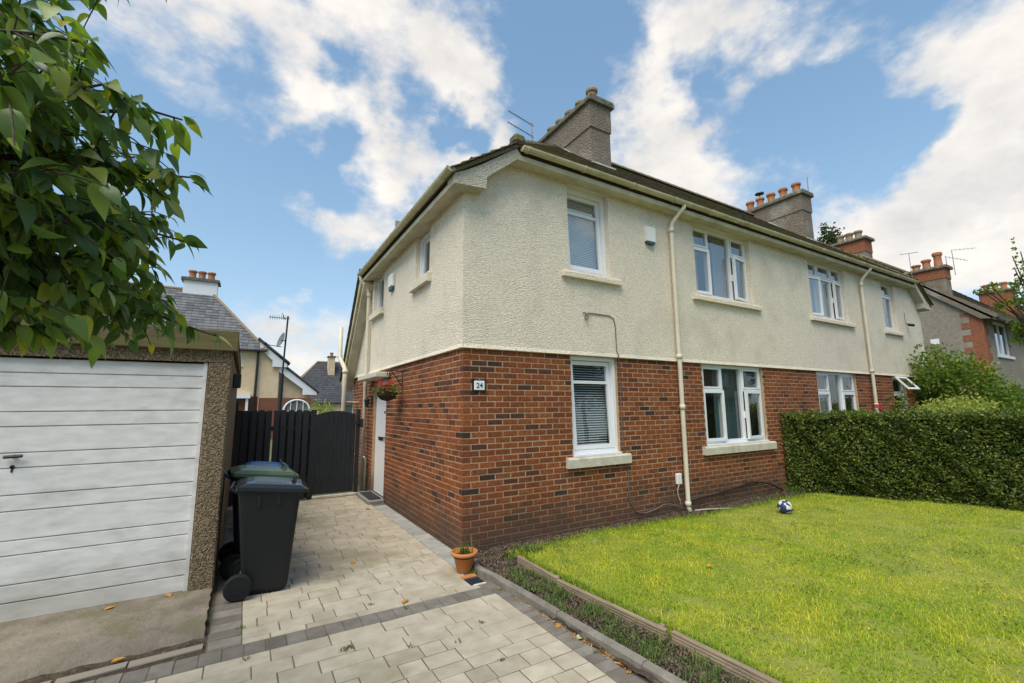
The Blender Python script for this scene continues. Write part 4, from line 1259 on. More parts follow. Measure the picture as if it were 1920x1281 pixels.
mb = MB(); mb.box(.30, .48, -.045, -.03, 1.28, 1.32); mb.box(.42, .47, -.09, -.03, 1.22, 1.38); mb.build('top_bolt', 'black_metal', gate)
MB().cbox(-.99, -.24, GY - .05, GY + .03, -.003, .045, .008).build('gate_threshold', 'sill', label='pale concrete threshold strip under the charcoal gate', cat='threshold')
mb = MB(); mb.cbox(-.215, -.02, 3.24, 3.98, .056, .07, .004); fix(mb, 'door_mat', 'mat_black', 'black doormat on the step of the white door', 'doormat')

# ------------------------------------------------------------------ garage
GX0, GX1, GYF, GYB = -4.85, -2.235, .2, 4.05
garage = empty('garage', (-3.5, 2, 0), 'pebbledashed concrete garage with a white up-and-over door', 'garage')
ginv = Matrix.Translation((3.5, -2, 0))
def gb(mb, name, mat, parent=None, **kw):
    o = mb.build(name, mat, None, **kw); o.parent = parent or garage
    if o.parent == garage: o.matrix_parent_inverse = ginv
    return o
mb = MB(); mb.cbox(-2.415, GX1, GYF, GYF + .12, -.02, 1.995, .012); gb(mb, 'pillar', 'pebbledash')
mb = MB(); mb.cbox(GX0, -4.66, GYF, GYF + .12, -.02, 1.995, .012); gb(mb, 'pillar', 'pebbledash')
mb = MB(); mb.box(GX0, GX1, GYF + .004, GYF + .12, 1.997, 2.115); gb(mb, 'lintel', 'pebbledash')
y = GYF + .122
while y < GYB - .1:
    y1 = min(y + .62, GYB)
    mb = MB(); mb.cbox(GX1 - .07, GX1, y, y1 - .008, -.02, 2.10, .012); gb(mb, 'wall_panel', 'pebbledash'); y = y1
mb = MB(); mb.box(GX0, GX0 + .07, GYF + .122, GYB, -.02, 2.1); gb(mb, 'wall_panel', 'pebbledash')
mb = MB(); mb.box(GX0 + .071, GX1 - .071, GYB - .07, GYB, -.02, 2.1); gb(mb, 'rear_wall', 'pebbledash')
mb = MB(); mb.prism([(GYF - .018, 2.215), (GYB + .1, 2.17), (GYB + .1, 2.21), (GYF - .018, 2.262)], 'x', GX0 - .1, GX1 + .035); gb(mb, 'roof', 'coping')
mb = MB(); mb.cbox(GX0 - .1, GX1 + .04, GYF - .055, GYF - .02, 2.10, 2.285, .006); gb(mb, 'fascia_board', 'mossy_timber')
mb = MB(); mb.cbox(GX1 + .003, GX1 + .035, GYF - .018, GYB, 2.11, 2.26, .005); gb(mb, 'fascia_board', 'mossy_timber')
# up-and-over door made of ribs
DX0, DX1 = -4.655, -2.42
hts = [47, 43, 77, 45, 78, 45, 79, 47, 84, 43, 82, 50, 52]
z = 1.985
DY = GYF + .05
fr = MB(); fr.box(DX0 + .031, DX1 - .031, DY + .05, DY + .07, .06, 1.985)
gdoor = gb(fr, 'door', 'garage_door')
for xj in (DX1 - .03, DX0):
    fr = MB(); fr.box(xj, xj + .03, DY - .02, DY + .06, .05, 1.99); gb(fr, 'door_jamb', 'garage_door', gdoor)
for h in hts:
    dz = h / 772 * 1.925
    mb = MB()
    z0 = z - dz
    g = .007
    vs = []
    for xx in (DX0 + .031, DX1 - .031):
        vs += [(xx, DY + .045, z0), (xx, DY + .014, z0 + .001), (xx, DY, z0 + g), (xx, DY, z - g), (xx, DY + .014, z - .001), (xx, DY + .045, z)]
    mb.add(vs, [(i, i + 1, i + 7, i + 6) for i in range(5)] + [(0, 6, 11, 5)])
    gb(mb, 'door_rib', 'garage_door', gdoor)
    z = z0
mb = MB(); mb.tube([(-3.62, DY - .03, 1.235), (-3.52, DY - .035, 1.24)], .012, 8); mb.tube([(-3.57, DY, 1.237), (-3.57, DY - .03, 1.237)], .014, 8); gb(mb, 'handle', 'black_metal', gdoor)
mb = MB(); mb.tube([(-3.575, DY + .004, 1.16), (-3.575, DY - .006, 1.16)], .014, 10); mb.box(-3.58, -3.57, DY - .006, DY, 1.12, 1.16); gb(mb, 'keyhole', 'black_metal', gdoor)
# wall light on the garage flank
mb = MB(); mb.cbox(GX1 + .001, GX1 + .075, .95, 1.10, 1.80, 1.95, .01); fix(mb, 'floodlight', 'black_metal', 'small black floodlight on the flank of the garage near its roof', 'wall light')
# sloping concrete apron
nx, ny = 46, 16
V, I = [], []
for j in range(ny):
    for i in range(nx):
        u = i / (nx - 1); v = j / (ny - 1)
        x = -2.245 - u * 2.6
        yf = -.64 - .04 * u
        yy = (GYF + .16) * (1 - v) + (yf + .015 * math.sin(i * 1.9) + .01 * math.sin(i * .7)) * v
        zz_ = .066 - .022 * v ** 2 + .006 * math.sin(i * .9 + j * .7) * v + (-.055 if j == ny - 1 else 0)
        V.append((x + (.006 * math.sin(j * 2.3) if i == 0 else 0), yy, zz_))
for j in range(ny - 1):
    for i in range(nx - 1): I.append((j * nx + i, (j + 1) * nx + i, (j + 1) * nx + i + 1, j * nx + i + 1))
me = arrmesh('garage_apron', V, I, 'apron', True)
ap = link('garage_apron', me, None, kind='structure')
MB().box(-4.85, -2.25, GYF - .75, GYF + .3, -.02, .028).build('apron_base', 'apron', kind='structure')
MB().prism([(-2.222, -.30), (-2.30, -.36), (-4.85, -.55), (-4.85, -.86), (-2.222, -.865)], 'z', -.02, -.002).build('apron_margin', 'soil', kind='structure')
mb = MB()
for (xa, ya), (xb, yb) in (((-2.24, -.745), (-2.62, -.755)), ((-2.63, -.75), (-2.95, -.765)), ((-2.97, -.77), (-3.3, -.78))):
    mb.add([(xa, ya, .0), (xb, yb, .0), (xb, yb - .07, 0), (xa, ya - .07, 0), (xa, ya, .012), (xb, yb, .010), (xb, yb - .065, .008), (xa, ya - .07, .012)], [(4, 5, 6, 7), (0, 1, 5, 4), (1, 2, 6, 5), (2, 3, 7, 6), (3, 0, 4, 7)])
mb.build('mortar_strip', 'grout_grey', kind='structure')

# ------------------------------------------------------------------ wheelie bins
def wheelie_bin(loc, label, lidmat, rz=0.0, s=1.0, lid_flop=0.0):
    t = empty('wheelie_bin', loc, label, 'bin', 'wheelie bins beside the garage', rz=rz)
    t.scale = (s, s, s)
    # local: +x front of the bin, hinge and wheels at -x
    def ring(x0, x1, w, z, r):
        out = []
        for cx, cy, a0 in ((x1 - r, w - r, 0), (x0 + r, w - r, 90), (x0 + r, -w + r, 180), (x1 - r, -w + r, 270)):
            for k in range(5):
                a = R_(a0 + k * 22.5); out.append((cx + r * math.cos(a), cy + r * math.sin(a), z))
        return out
    rings = [ring(-.16, .16, .17, .015, .05), ring(-.175, .175, .185, .05, .05), ring(-.245, .235, .235, .80, .05), ring(-.255, .245, .24, .84, .045), ring(-.275, .27, .255, .845, .04), ring(-.275, .27, .255, .875, .04)]
    tl_ = lambda x: .045 - .12 * (x + .27)
    rings = rings[:3] + [[(x, y, z + tl_(x) - .012) for x, y, z in r] for r in rings[3:]]
    mb = MB(); vs = [p for r in rings for p in r]
    fs = [(i * 20 + k, i * 20 + (k + 1) % 20, (i + 1) * 20 + (k + 1) % 20, (i + 1) * 20 + k) for i in range(len(rings) - 1) for k in range(20)] + [tuple(range(19, -1, -1))]
    mb.add(vs, fs)
    body = mb.build('body', 'bin_plastic', t)
    for xo in (-.09, .06):
        mb = MB(); mb.prism([(xo - .014, .74), (xo + .014, .74), (xo + .014, .845), (xo - .014, .845)], 'y', -.25, -.225); mb.build('rib', 'bin_plastic', body)
    # lid: domed, overhanging, slopes down to the front
    mb = MB()
    L0 = ring(-.27, .30, .27, 0, .04); L1 = ring(-.27, .30, .27, .028, .04); L2 = ring(-.20, .25, .225, .055, .05); L3 = ring(-.14, .14, .16, .068, .05)
    vs = [p for r in (L0, L1, L2, L3) for p in r]
    vs = [(x, y, z + .850 + tl_(x)) for x, y, z in vs]
    mb.add(vs, [(i * 20 + k, i * 20 + (k + 1) % 20, (i + 1) * 20 + (k + 1) % 20, (i + 1) * 20 + k) for i in range(3) for k in range(20)] + [tuple(range(19, -1, -1)), tuple(60 + k for k in range(20))])
    lid = mb.build('lid', lidmat, t)
    mb = MB(); mb.tube([(.19, -.10, .895), (.19, -.10, .945), (.19, .10, .945), (.19, .10, .895)], .011, 8); mb.build('lid_handle', lidmat, lid)
    mb = MB(); mb.tube([(-.31, -.20, .90), (-.31, .20, .90)], .014, 8)
    for yy in (-.19, 0, .19): mb.tube([(-.25, yy, .86), (-.31, yy, .90)], .014, 6)
    mb.build('grab_bar', 'bin_plastic', t)
    mb = MB(); mb.tube([(-.20, -.24, .10), (-.20, .24, .10)], .011, 8); mb.build('axle', 'galvanised', t)
    for sy in (-1, 1):
        mb = MB(); mb.M = Matrix.Translation((-.20, sy * .235, .105)) @ Matrix.Rotation(R_(90), 4, 'X')
        mb.lathe([(.06, -.028), (.092, -.028), (.105, -.018), (.105, .018), (.092, .028), (.06, .028)], (0, 0, 0), 24)
        w = mb.build('wheel', 'rubber', t)
        mb = MB(); mb.M = Matrix.Translation((-.20, sy * .235, .105)) @ Matrix.Rotation(R_(90), 4, 'X')
        mb.lathe([(.012, -.034), (.02, -.032), (.025, -.022), (.055, -.022), (.06, -.03), (.062, -.03), (.062, .03), (.02, .032)], (0, 0, 0), 20)
        mb.build('rim', 'bin_plastic', w)
    return t
wheelie_bin((-1.845, .17, .0), 'nearest black wheelie bin with a wet black lid beside the garage pillar', 'bin_lid', R_(-3))
wheelie_bin((-1.905, .80, .0), 'wheelie bin with a green lid behind the nearest black bin', 'bin_green', R_(3), 1.05)
wheelie_bin((-1.80, 2.5, .0), 'wheelie bin with a blue lid, farthest of the three bins', 'bin_blue', R_(-2), .91)

# ------------------------------------------------------------------ pot, drain tile, ball, edging boards
pt = empty('plant_pot', (-.175, -.44, 0), 'orange terracotta pot with a scruffy green plant at the house corner', 'plant pot')
mb = MB(); mb.lathe([(.066, 0), (.070, .004), (.104, .155), (.128, .160), (.132, .172), (.128, .19), (.118, .192), (.112, .185), (.104, .15), (.04, .148)], (0, 0, 0), 28)
mb.build('pot', 'terracotta', pt).data.shade_smooth()
mb = MB(); mb.lathe([(.108, .140), (.10, .152), (.05, .158), (.002, .16)], (0, 0, 0), 18); mb.build('soil', 'soil', pt)
n = 90
P = np.stack([rng.normal(0, .03, n), rng.normal(0, .03, n), np.full(n, .155)], 1)
V, F = grass_blades(P, rng.uniform(.05, .12, n), rng.uniform(.005, .009, n), .7)
P2 = np.array([[.02, .03, .155], [.05, .02, .155], [.06, .04, .155], [-.02, .03, .155], [.08, .0, .155]]); V2, F2 = grass_blades(P2, np.array([.26, .24, .20, .19, .17]), np.full(5, .008), .5)
link('plant', arrmesh('plant', np.concatenate([V, V2]), np.concatenate([F, F2 + len(V)]), 'weed'), None, pt)
dt = empty('drain_cover', (-.185, -.69, 0), 'small rectangular drain hole with an orange clay edge in front of the pot', 'drain')
mb = MB(); mb.box(-.085, .055, -.10, .06, -.002, .004); mb.build('grille', 'ink', dt)
mb = MB()
for k in range(5): mb.box(-.085, .055, -.09 + k * .028, -.082 + k * .028, .004, .008)
mb.build('bars', 'black_metal', dt)
mb = MB(); mb.cbox(-.085, .055, .06, .12, -.002, .016, .004); mb.build('clay_edge', 'terracotta', dt)
mb = MB(); mb.cbox(-.06, .06, -.125, -.10, -.002, .008, .003); mb.build('pale_edge', 'sill', dt)
ball = bpy.data.meshes.new('football'); bm = bmesh.new(); bmesh.ops.create_icosphere(bm, subdivisions=4, radius=.098)
bm.to_mesh(ball); bm.free(); ball.shade_smooth()
o = link('football', ball, 'football_skin', None, label='white, navy and yellow football on the lawn near the hedge', cat='football'); o.location = (4.58, -.94, .135); o.rotation_euler = (2.4, .5, 1.2)

ed = empty('lawn_edging', (.4, -2, 0), 'weathered grooved timber boards edging the lawn above the soil strip', 'edging')
def edge_board(p, q, top=.108, h=.14, tilt=0.0):
    p, q = Vector(p), Vector(q)
    ln = (q - p).length
    prof = []
    ng = 7
    for i in range(ng):
        z0 = top - h + i * h / ng; z1 = z0 + h / ng
        prof += [(-.013, z0 + .002), (-.016, z0 + .005), (-.016, z1 - .005), (-.013, z1 - .002)]
    prof += [(-.012, top), (.013, top), (.014, top - h)]
    mb = MB(); mb.prism(prof, 'y', -ln / 2, ln / 2)
    o = mb.build('board', 'board', ed)
    m_ = (p + q) / 2
    d = q - p
    o.location = (m_.x - .4, m_.y + 2, 0); o.rotation_euler = (0, tilt, math.atan2(-d.x, d.y) + math.pi if d.y < 0 else math.atan2(-d.x, d.y))
edge_board((.345, -.60), (.335, -1.28), .10)
edge_board((.325, -1.29), (.415, -2.38), .095, tilt=-.05)
edge_board((.425, -2.42), (.50, -4.6), .10, tilt=.03)
for xx, yy in ((.375, -1.2), (.45, -2.3), (.50, -3.4)):
    mb = MB(); mb.cbox(-.018, .018, -.018, .018, -.1, .085, .003); o = mb.build('peg', 'board', ed); o.location = (xx - .4 + .005, yy + 2, 0)

# weeds and debris in the beds
W_ = []
def weed_clump(x, y, n, r, hmin, hmax, z=.02):
    P = np.stack([rng.normal(x, r, n), rng.normal(y, r, n), np.full(n, z)], 1)
    W_.append(grass_blades(P, rng.uniform(hmin, hmax, n), rng.uniform(.004, .010, n), 1.1))
for k in range(80):
    y = -random.uniform(.75, 3.9); t = random.random()
    if -2.6 < y < -2.1 and t < .7: continue
    weed_clump(kerb_x(y) + .07 + .26 * random.random(), y, random.randint(12, 46), .035, .02, .075)
for k in range(26): weed_clump(random.uniform(.05, 6.4), -random.uniform(.05, .28), random.randint(6, 16), .03, .02, .07)
for k in range(9): weed_clump(random.uniform(.35, .9), -random.uniform(.3, .55), 30, .05, .03, .10, .03)
for k in range(10): weed_clump(random.uniform(5.4, 6.4), -random.uniform(.05, .45), 16, .06, .03, .16)
weed_clump(-.085, -.56, 40, .03, .02, .06, 0)
for (px_, py_) in ((-1.42, -1.30), (-1.44, -1.32), (-1.40, -1.31), (-1.12, -.72), (-.9, -.93), (-.75, -1.62), (-1.05, -1.5), (-.5, -1.45), (-.62, -1.95), (-2.02, -.6), (-2.0, -1.1), (-.1, -1.02), (-.05, -2.2)):
    weed_clump(px_, py_, 14, .012, .008, .022, 0)
V = []; F = []; k = 0
for v, f in W_: V.append(v); F.append(f + k); k += len(v)
link('weeds', arrmesh('weeds', np.concatenate(V), np.concatenate(F), 'weed'), None, label='low green weeds in the soil strip and paving joints', kind='stuff')
# clover-like leaves in the strip
n = 2600
C = np.stack([rng.uniform(.03, .33, n), -rng.uniform(.7, 4.0, n), rng.uniform(.025, .07, n)], 1)
keep = (np.sin(C[:, 1] * 5.2 + 1) + rng.normal(0, .7, n)) > .15
C = C[keep]; C[:, 0] += np.maximum(0, -.62 - C[:, 1]) * .05
V, F = leaf_mass(C, rng.uniform(.012, .028, len(C)), .012, droop=-.2)
link('ground_cover', arrmesh('ground_cover', V, F, 'weed'), None, label='small leaved ground cover in the strip between kerb and boards', kind='stuff')
# soil crumbs
n = 5200
C = np.stack([rng.uniform(-.0, .36, n), -rng.uniform(.25, 4.2, n), np.full(n, .03)], 1)
C[:, 0] += np.maximum(0, -.62 - C[:, 1]) * .05
C2 = np.stack([rng.uniform(.0, 6.3, 3600), -rng.uniform(.0, .3, 3600), np.full(3600, .03)], 1)
C = np.concatenate([C, C2]); n = len(C)
oct_ = np.array([[1, 0, 0], [-1, 0, 0], [0, 1, 0], [0, -1, 0], [0, 0, 1], [0, 0, -.5]])
V = (C[:, None, :] + oct_[None] * rng.uniform(.004, .016, (n, 1, 1)) * rng.uniform(.5, 1.2, (n, 6, 1))).reshape(-1, 3)
f8 = np.array([[0, 2, 4], [2, 1, 4], [1, 3, 4], [3, 0, 4], [2, 0, 5], [1, 2, 5], [3, 1, 5], [0, 3, 5]])
F = (np.arange(n)[:, None, None] * 6 + f8[None]).reshape(-1, 3)
link('soil_crumbs', arrmesh('soil_crumbs', V, F, 'soil_clod'), None, label='loose soil crumbs and bark bits in the beds', kind='stuff')
# leaf litter beside the kerb
n = 130
ys = np.concatenate([-rng.uniform(1.6, 2.5, 80), -rng.uniform(.9, 3.6, 50)])
C = np.stack([np.array([kerb_x(y) for y in ys]) - .05 - np.abs(rng.normal(0, .018, n)), ys, np.full(n, .007)], 1)
D = rng.normal(size=(n, 3)) * [1, 1, .15]
V, F = leaf_mass(C, rng.uniform(.012, .03, n), .012, D=D, droop=0, fold=.3)
link('leaf_litter', arrmesh('leaf_litter', V, F, 'dead_leaf'), None, label='small brown leaf litter along the kerb foot', kind='stuff')

# single fallen leaves
def big_leaf_mesh(mat, L_=.1, W2=.05, curl=.25, fold=.22, name='leaf', k=7):
    vs, fs = [], []
    for i in range(k + 1):
        t = i / k
        wd = W2 * math.sin(math.pi * min(1, t * 1.0) ** .72) * (1 - .15 * t) if 0 < i < k else 0
        x = L_ * t; z = -curl * L_ * t * t
        vs += [(x, -wd / 2 * 1.0, z + abs(wd) * fold), (x, 0, z), (x, wd / 2, z + abs(wd) * fold)]
    for i in range(k):
        a = i * 3
        fs += [(a, a + 1, a + 4, a + 3), (a + 1, a + 2, a + 5, a + 4)]
    me = bpy.data.meshes.new(name); me.from_pydata(vs, [], fs); me.shade_smooth(); me.materials.append(MATS[mat]); me.update()
    return me, np.array(vs), fs
dl = big_leaf_mesh('dead_leaf', .075, .045, -.1)[0]
gl = big_leaf_mesh('green_dead_leaf', .095, .06, -.05)[0]
for loc, rz, msh, lb in (((-2.93, .12, .064), .4, dl, 'yellow fallen leaf on the concrete near the left of the garage door'), ((-2.53, .16, .066), 2.0, dl, 'small yellow leaf against the foot of the garage door by the pillar'),
                         ((-2.72, -.72, .014), .2, dl, 'orange fallen leaf on the mortar strip below the garage apron'), ((-.90, -.83, .005), .6, dl, 'tan fallen leaf just behind the dark paver band'),
                         ((-1.05, .35, .005), 1.5, dl, 'small orange leaf on the drive towards the gate'), ((-.06, -2.02, .006), .1, gl, 'pale green fallen leaf on the dark border pavers'),
                         ((.0, -2.43, .006), 2.2, dl, 'bright orange fallen leaf beside the kerb at the bottom'), ((1.72, -1.75, .075), .3, dl, 'dry leaf lying in the middle of the lawn')):
    o = link('fallen_leaf', msh, None, None, label=lb, cat='leaf', group='fallen leaves'); o.location = loc; o.rotation_euler = (0, 0, rz)

# ------------------------------------------------------------------ hedge
hd = empty('hedge', (hedge_x(-3) + .4, -3, 0), 'long clipped green hedge bounding the right of the lawn', 'hedge')
hinv2 = Matrix.Translation((-hedge_x(-3) - .4, 3, 0))
HH = 1.40
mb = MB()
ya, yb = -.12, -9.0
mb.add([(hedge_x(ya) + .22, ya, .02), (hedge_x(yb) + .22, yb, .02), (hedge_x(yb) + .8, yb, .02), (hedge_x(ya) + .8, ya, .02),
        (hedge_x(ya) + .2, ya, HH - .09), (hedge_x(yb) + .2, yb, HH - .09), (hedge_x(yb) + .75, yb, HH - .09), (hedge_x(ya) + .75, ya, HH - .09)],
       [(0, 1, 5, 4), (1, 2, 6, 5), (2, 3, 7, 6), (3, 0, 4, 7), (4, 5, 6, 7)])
o = mb.build('shade_core', 'hedge_shade', hd); o.matrix_parent_inverse = hinv2  # solid near-black filler, coloured as the shade inside the hedge
def hedge_bulge(y, z): return .075 * np.sin(y * 2.3 + z * 1.7) + .045 * np.sin(y * 5.1 - z * 4.2) + .035 * np.sin(y * 11 + z * 7) + .03 * np.sin(y * 17 - z * 13)
n = 33000
yy = rng.uniform(-5.2, -.04, n); z_ = .03 + (HH - .03) * rng.uniform(0, 1, n)
xx = 6.35 - yy * .39 + hedge_bulge(yy, z_) + np.abs(rng.normal(0, .05, n)) + .05 * (z_ < .25)
C1 = np.stack([xx, yy, z_], 1); D1 = rng.normal(size=(n, 3)) * [.7, 1, .8] + [-.7, -.1, .25]
n2 = 15000
y2 = rng.uniform(-5.2, -.04, n2); u2 = rng.uniform(0, .85, n2)
C2 = np.stack([6.35 - y2 * .39 + u2, y2, HH - .03 + .035 * np.sin(y2 * 3 + u2 * 6) + .03 * np.sin(y2 * 7.3 + 1) + np.abs(rng.normal(0, .022, n2)) - .04 * rng.uniform(0, 1, n2)], 1)
D2 = rng.normal(size=(n2, 3)) * [1, 1, .6] + [0, 0, .9]
n3 = 5000
C3 = np.stack([rng.uniform(6.35, 7.2, n3), -.08 + rng.normal(0, .03, n3), rng.uniform(.05, HH, n3)], 1); D3 = rng.normal(size=(n3, 3)) + [0, .6, .2]
ns = 220
sy = rng.uniform(-5.2, -.04, ns); su = rng.uniform(-.02, .5, ns); sh = rng.uniform(.03, .13, ns)
t4 = rng.uniform(0, 1, (ns, 9))
C4 = np.stack([(6.35 - sy * .39 + su)[:, None] + rng.normal(0, .012, (ns, 9)), sy[:, None] + rng.normal(0, .012, (ns, 9)), HH - .02 + sh[:, None] * t4], 2).reshape(-1, 3)
D4 = rng.normal(size=(ns * 9, 3)) * .8 + [0, 0, .9]
C = np.concatenate([C1, C2, C3, C4]); D = np.concatenate([D1, D2, D3, D4])
V, F = leaf_mass(C, rng.uniform(.030, .062, len(C)), rng.uniform(.02, .034, len(C)), D=D, droop=0, fold=.2)
o = link('foliage', arrmesh('foliage', V, F, 'hedge_leaf'), None, hd, kind='stuff'); o.matrix_parent_inverse = hinv2

# ------------------------------------------------------------------ shrubs and trees
def shrub(name, base, label, cat, blobs, n, leaf, mat, stems=5, group=None, wd=.5, twig=True):
    "blobs: (dx,dy,z,rx,ry,rz)"
    t = empty(name, base, label, cat, group)
    vol = np.array([b[3] * b[4] * b[5] for b in blobs]) ** .75
    cnt = (vol / vol.sum() * n).astype(int)
    Cs, Ds = [], []
    for b, m_ in zip(blobs, cnt):
        d = unit(rng.normal(size=(m_, 3)))
        r = rng.uniform(.25, 1, (m_, 1)) ** .45 * (1 + .16 * np.sin(d[:, :1] * 7 + b[0] * 3) + .14 * np.sin(d[:, 1:2] * 9 + d[:, 2:3] * 6))
        # clumping towards twig ends
        cl = unit(rng.normal(size=(max(6, m_ // 40), 3))); pick = cl[rng.integers(0, len(cl), m_)]
        d = unit(d * .55 + pick * .75)
        Cs.append(np.array(b[:3]) + d * r * np.array(b[3:6])); Ds.append(d + rng.normal(size=(m_, 3)) * .8)
    C = np.concatenate(Cs); D = np.concatenate(Ds)
    ok = C[:, 2] > .04
    C, D = C[ok], D[ok]
    V, F = leaf_mass(C, rng.uniform(.7, 1.25, len(C)) * leaf, leaf * wd, D=D, droop=.15)
    link('foliage', arrmesh('foliage', V, F, mat), None, t, kind='stuff')
    mb = MB()
    for b in blobs:
        for k in range(stems):
            tip = Vector(b[:3]) + Vector((random.uniform(-.6, .6) * b[3], random.uniform(-.6, .6) * b[4], random.uniform(-.3, .7) * b[5]))
            mid = Vector((tip.x * .35 + random.uniform(-.1, .1), tip.y * .35, tip.z * .5))
            mb.tube([(random.uniform(-.08, .08), random.uniform(-.08, .08), 0), mid, tip], .02 + .012 * b[5], 5, r1=.004)
    mb.build('stems', 'bark', t)
    return t
shrub('shrub', (13.4, -1.3, 0), 'large dark green shrub beyond the far right end of the house', 'shrub',
      [(.2, .6, 1.8, 1.0, .8, 1.0), (-.4, .9, 2.3, .7, .6, .75), (.9, .1, 1.3, 1.0, .8, .8), (1.9, -.1, .85, 1.0, .8, .7), (-.3, .2, 1.0, 1.1, .9, .8), (2.9, -.2, .55, .8, .7, .6)], 19000, .105, 'shrub_leaf')
shrub('shrub', (10.2, -1.35, 0), 'yellow-green shrub rising just above the hedge on the right', 'shrub',
      [(.0, .0, 1.15, 1.0, .6, .50), (.8, .0, 1.2, .8, .6, .52), (-.9, .1, 1.0, .8, .5, .45), (1.6, 0, 1.0, .7, .5, .45)], 13000, .07, 'pale_leaf')
rs = shrub('rose_bush', (10.75, -.35, 0), 'straggly rose bush against the neighbouring brick wall', 'shrub', [(0, 0, 1.35, .75, .25, .45), (.5, 0, 1.55, .4, .2, .3), (-.3, 0, .8, .6, .25, .5)], 700, .07, 'hedge_leaf', 6)
for c in ((-1.28, -.05, 1.48), (-1.2, -.06, 1.44), (-1.24, -.02, 1.53)):
    mb = MB()
    for k in range(9):
        a = k * .9; r = .03 + .025 * (k % 3) / 2
        mb.add([c, (c[0] + r * math.cos(a - .5), c[1] + r * math.sin(a - .5), c[2] + .03), (c[0] + r * 1.2 * math.cos(a), c[1] + r * 1.2 * math.sin(a), c[2] + .015), (c[0] + r * math.cos(a + .5), c[1] + r * math.sin(a + .5), c[2] + .035)], [(0, 1, 2, 3)])
    mb.build('rose', 'red_petal', rs, recalc=False)
mb = MB(); mb.tube([(-.1, 0, 0), (-.7, 0, .9), (-1.24, -.05, 1.46)], .008, 5); mb.build('stems', 'bark', rs)
shrub('garden_bush', (-.25, 9.4, 0), 'bright green bush showing over the fence behind the gate', 'shrub', [(0, 0, 1.2, .55, .4, .62), (.35, 0, 1.05, .4, .35, .5), (-.35, 0, 1.0, .35, .3, .5)], 2400, .085, 'pale_leaf')

def tree(name, base, label, h, blobs, n, leaf, mat, trunk=.16, lean=(0, 0)):
    t = empty(name, base, label, 'tree')
    Cs, Ds = [], []
    vol = np.array([b[3] * b[4] * b[5] for b in blobs]) ** .7
    cnt = (vol / vol.sum() * n).astype(int)
    for b, m_ in zip(blobs, cnt):
        cl = unit(rng.normal(size=(max(8, m_ // 60), 3))) * rng.uniform(.45, 1, (max(8, m_ // 60), 1))
        pick = cl[rng.integers(0, len(cl), m_)]
        Cs.append(np.array(b[:3]) + (pick + rng.normal(size=(m_, 3)) * .16) * np.array(b[3:6])); Ds.append(pick + rng.normal(size=(m_, 3)))
    C = np.concatenate(Cs)
    V, F = leaf_mass(C, rng.uniform(.7, 1.25, len(C)) * leaf, leaf * .55, D=np.concatenate(Ds), droop=.3)
    link('crown', arrmesh('crown', V, F, mat), None, t, kind='stuff')
    mb = MB()
    top = Vector((lean[0], lean[1], h * .62))
    mb.tube([(0, 0, -.05), (lean[0] * .2, lean[1] * .2, h * .25), top], trunk, 9, r1=trunk * .5)
    for b in blobs:
        for k in range(3):
            tip = Vector(b[:3]) + Vector([random.uniform(-.55, .55) * q for q in b[3:6]])
            st = top * random.uniform(.55, 1)
            mb.tube([st, st.lerp(tip, .5) + Vector((0, 0, .1)), tip], trunk * .34, 6, r1=.008)
    mb.build('trunk', 'bark', t)
    return t
tree('tree', (22.0, 5.9, 0), 'dark leafy tree top showing behind the far chimney', 10.8, [(0, -.3, 9.5, .7, .7, 1.0), (.5, -.5, 8.7, 1.0, .9, .9), (-.4, 0, 8.4, 1.0, .9, 1.2)], 3800, .17, 'far_leaf')
tree('sapling', (11.75, -2.55, 0), 'slender pale green sapling at the right edge of the picture', 4.9,
     [(-.62, .12, 4.35, .13, .13, .5), (-.35, .2, 3.7, .38, .3, .4), (-1.05, .55, 3.85, .32, .2, .14), (-.2, .15, 3.0, .35, .35, .5), (.3, 0, 3.6, .5, .5, .7), (.1, .1, 2.3, .4, .4, .5), (-.75, .35, 3.5, .3, .2, .2)], 1300, .095, 'shrub_leaf', .05)

# the cherry tree whose boughs hang in from the left
ct = empty('cherry_tree', (-4.3, -2.6, 0), 'large leaved cherry tree overhanging from the left of the picture', 'tree')
cinv = Matrix.Translation((4.3, 2.6, 0))
fork = Vector((-4.1, -2.45, 1.9))
mb = MB()
mb.tube([(-4.3, -2.6, -.05), (-4.28, -2.6, .5), (-4.2, -2.52, 1.2), fork], .13, 12, r1=.10)
tips = [at(335, 215, 1.75), at(365, 330, 1.85), at(350, 450, 1.95), at(405, 625, 2.3), at(210, 175, 1.5), at(150, 70, 1.35), at(280, 5, 1.8) + Vector((0, 0, .1)), at(60, 330, 1.35), at(220, 420, 1.7), at(300, 560, 2.1), at(120, 560, 1.8),
        at(60, 620, 1.7), at(20, 180, 1.25), at(-150, 300, 1.6), at(-250, 60, 1.6), at(-200, 550, 1.9), at(60, -150, 1.6), at(-100, -200, 1.8), at(30, 470, 2.1), at(150, 300, 2.0), at(250, 310, 2.1),
        at(150, 500, 1.6), at(260, 500, 1.9), at(200, 610, 2.2), at(330, 610, 2.3), at(110, 420, 1.5), at(60, 90, 1.5), at(170, 260, 1.7), at(20, 560, 1.5), at(100, 220, 2.2), at(290, 400, 2.2), at(60, 20, 1.9)]
limbs = []
for q in tips:
    m1 = fork.lerp(q, .4) + Vector((0, 0, .28)); m2 = fork.lerp(q, .75) + Vector((0, 0, .14))
    pts = [fork, m1, m2, q]
    # smooth the limb
    cur = []
    for i in range(13):
        t = i / 12
        cur.append(fork * (1 - t) ** 3 + m1 * 3 * t * (1 - t) ** 2 + m2 * 3 * t * t * (1 - t) + q * t ** 3 + Vector((random.gauss(0, .012), random.gauss(0, .012), random.gauss(0, .01))))
    limbs.append(cur)
    mb.tube(cur, .024, 6, r1=.0035)
twigs = []
leaves = []
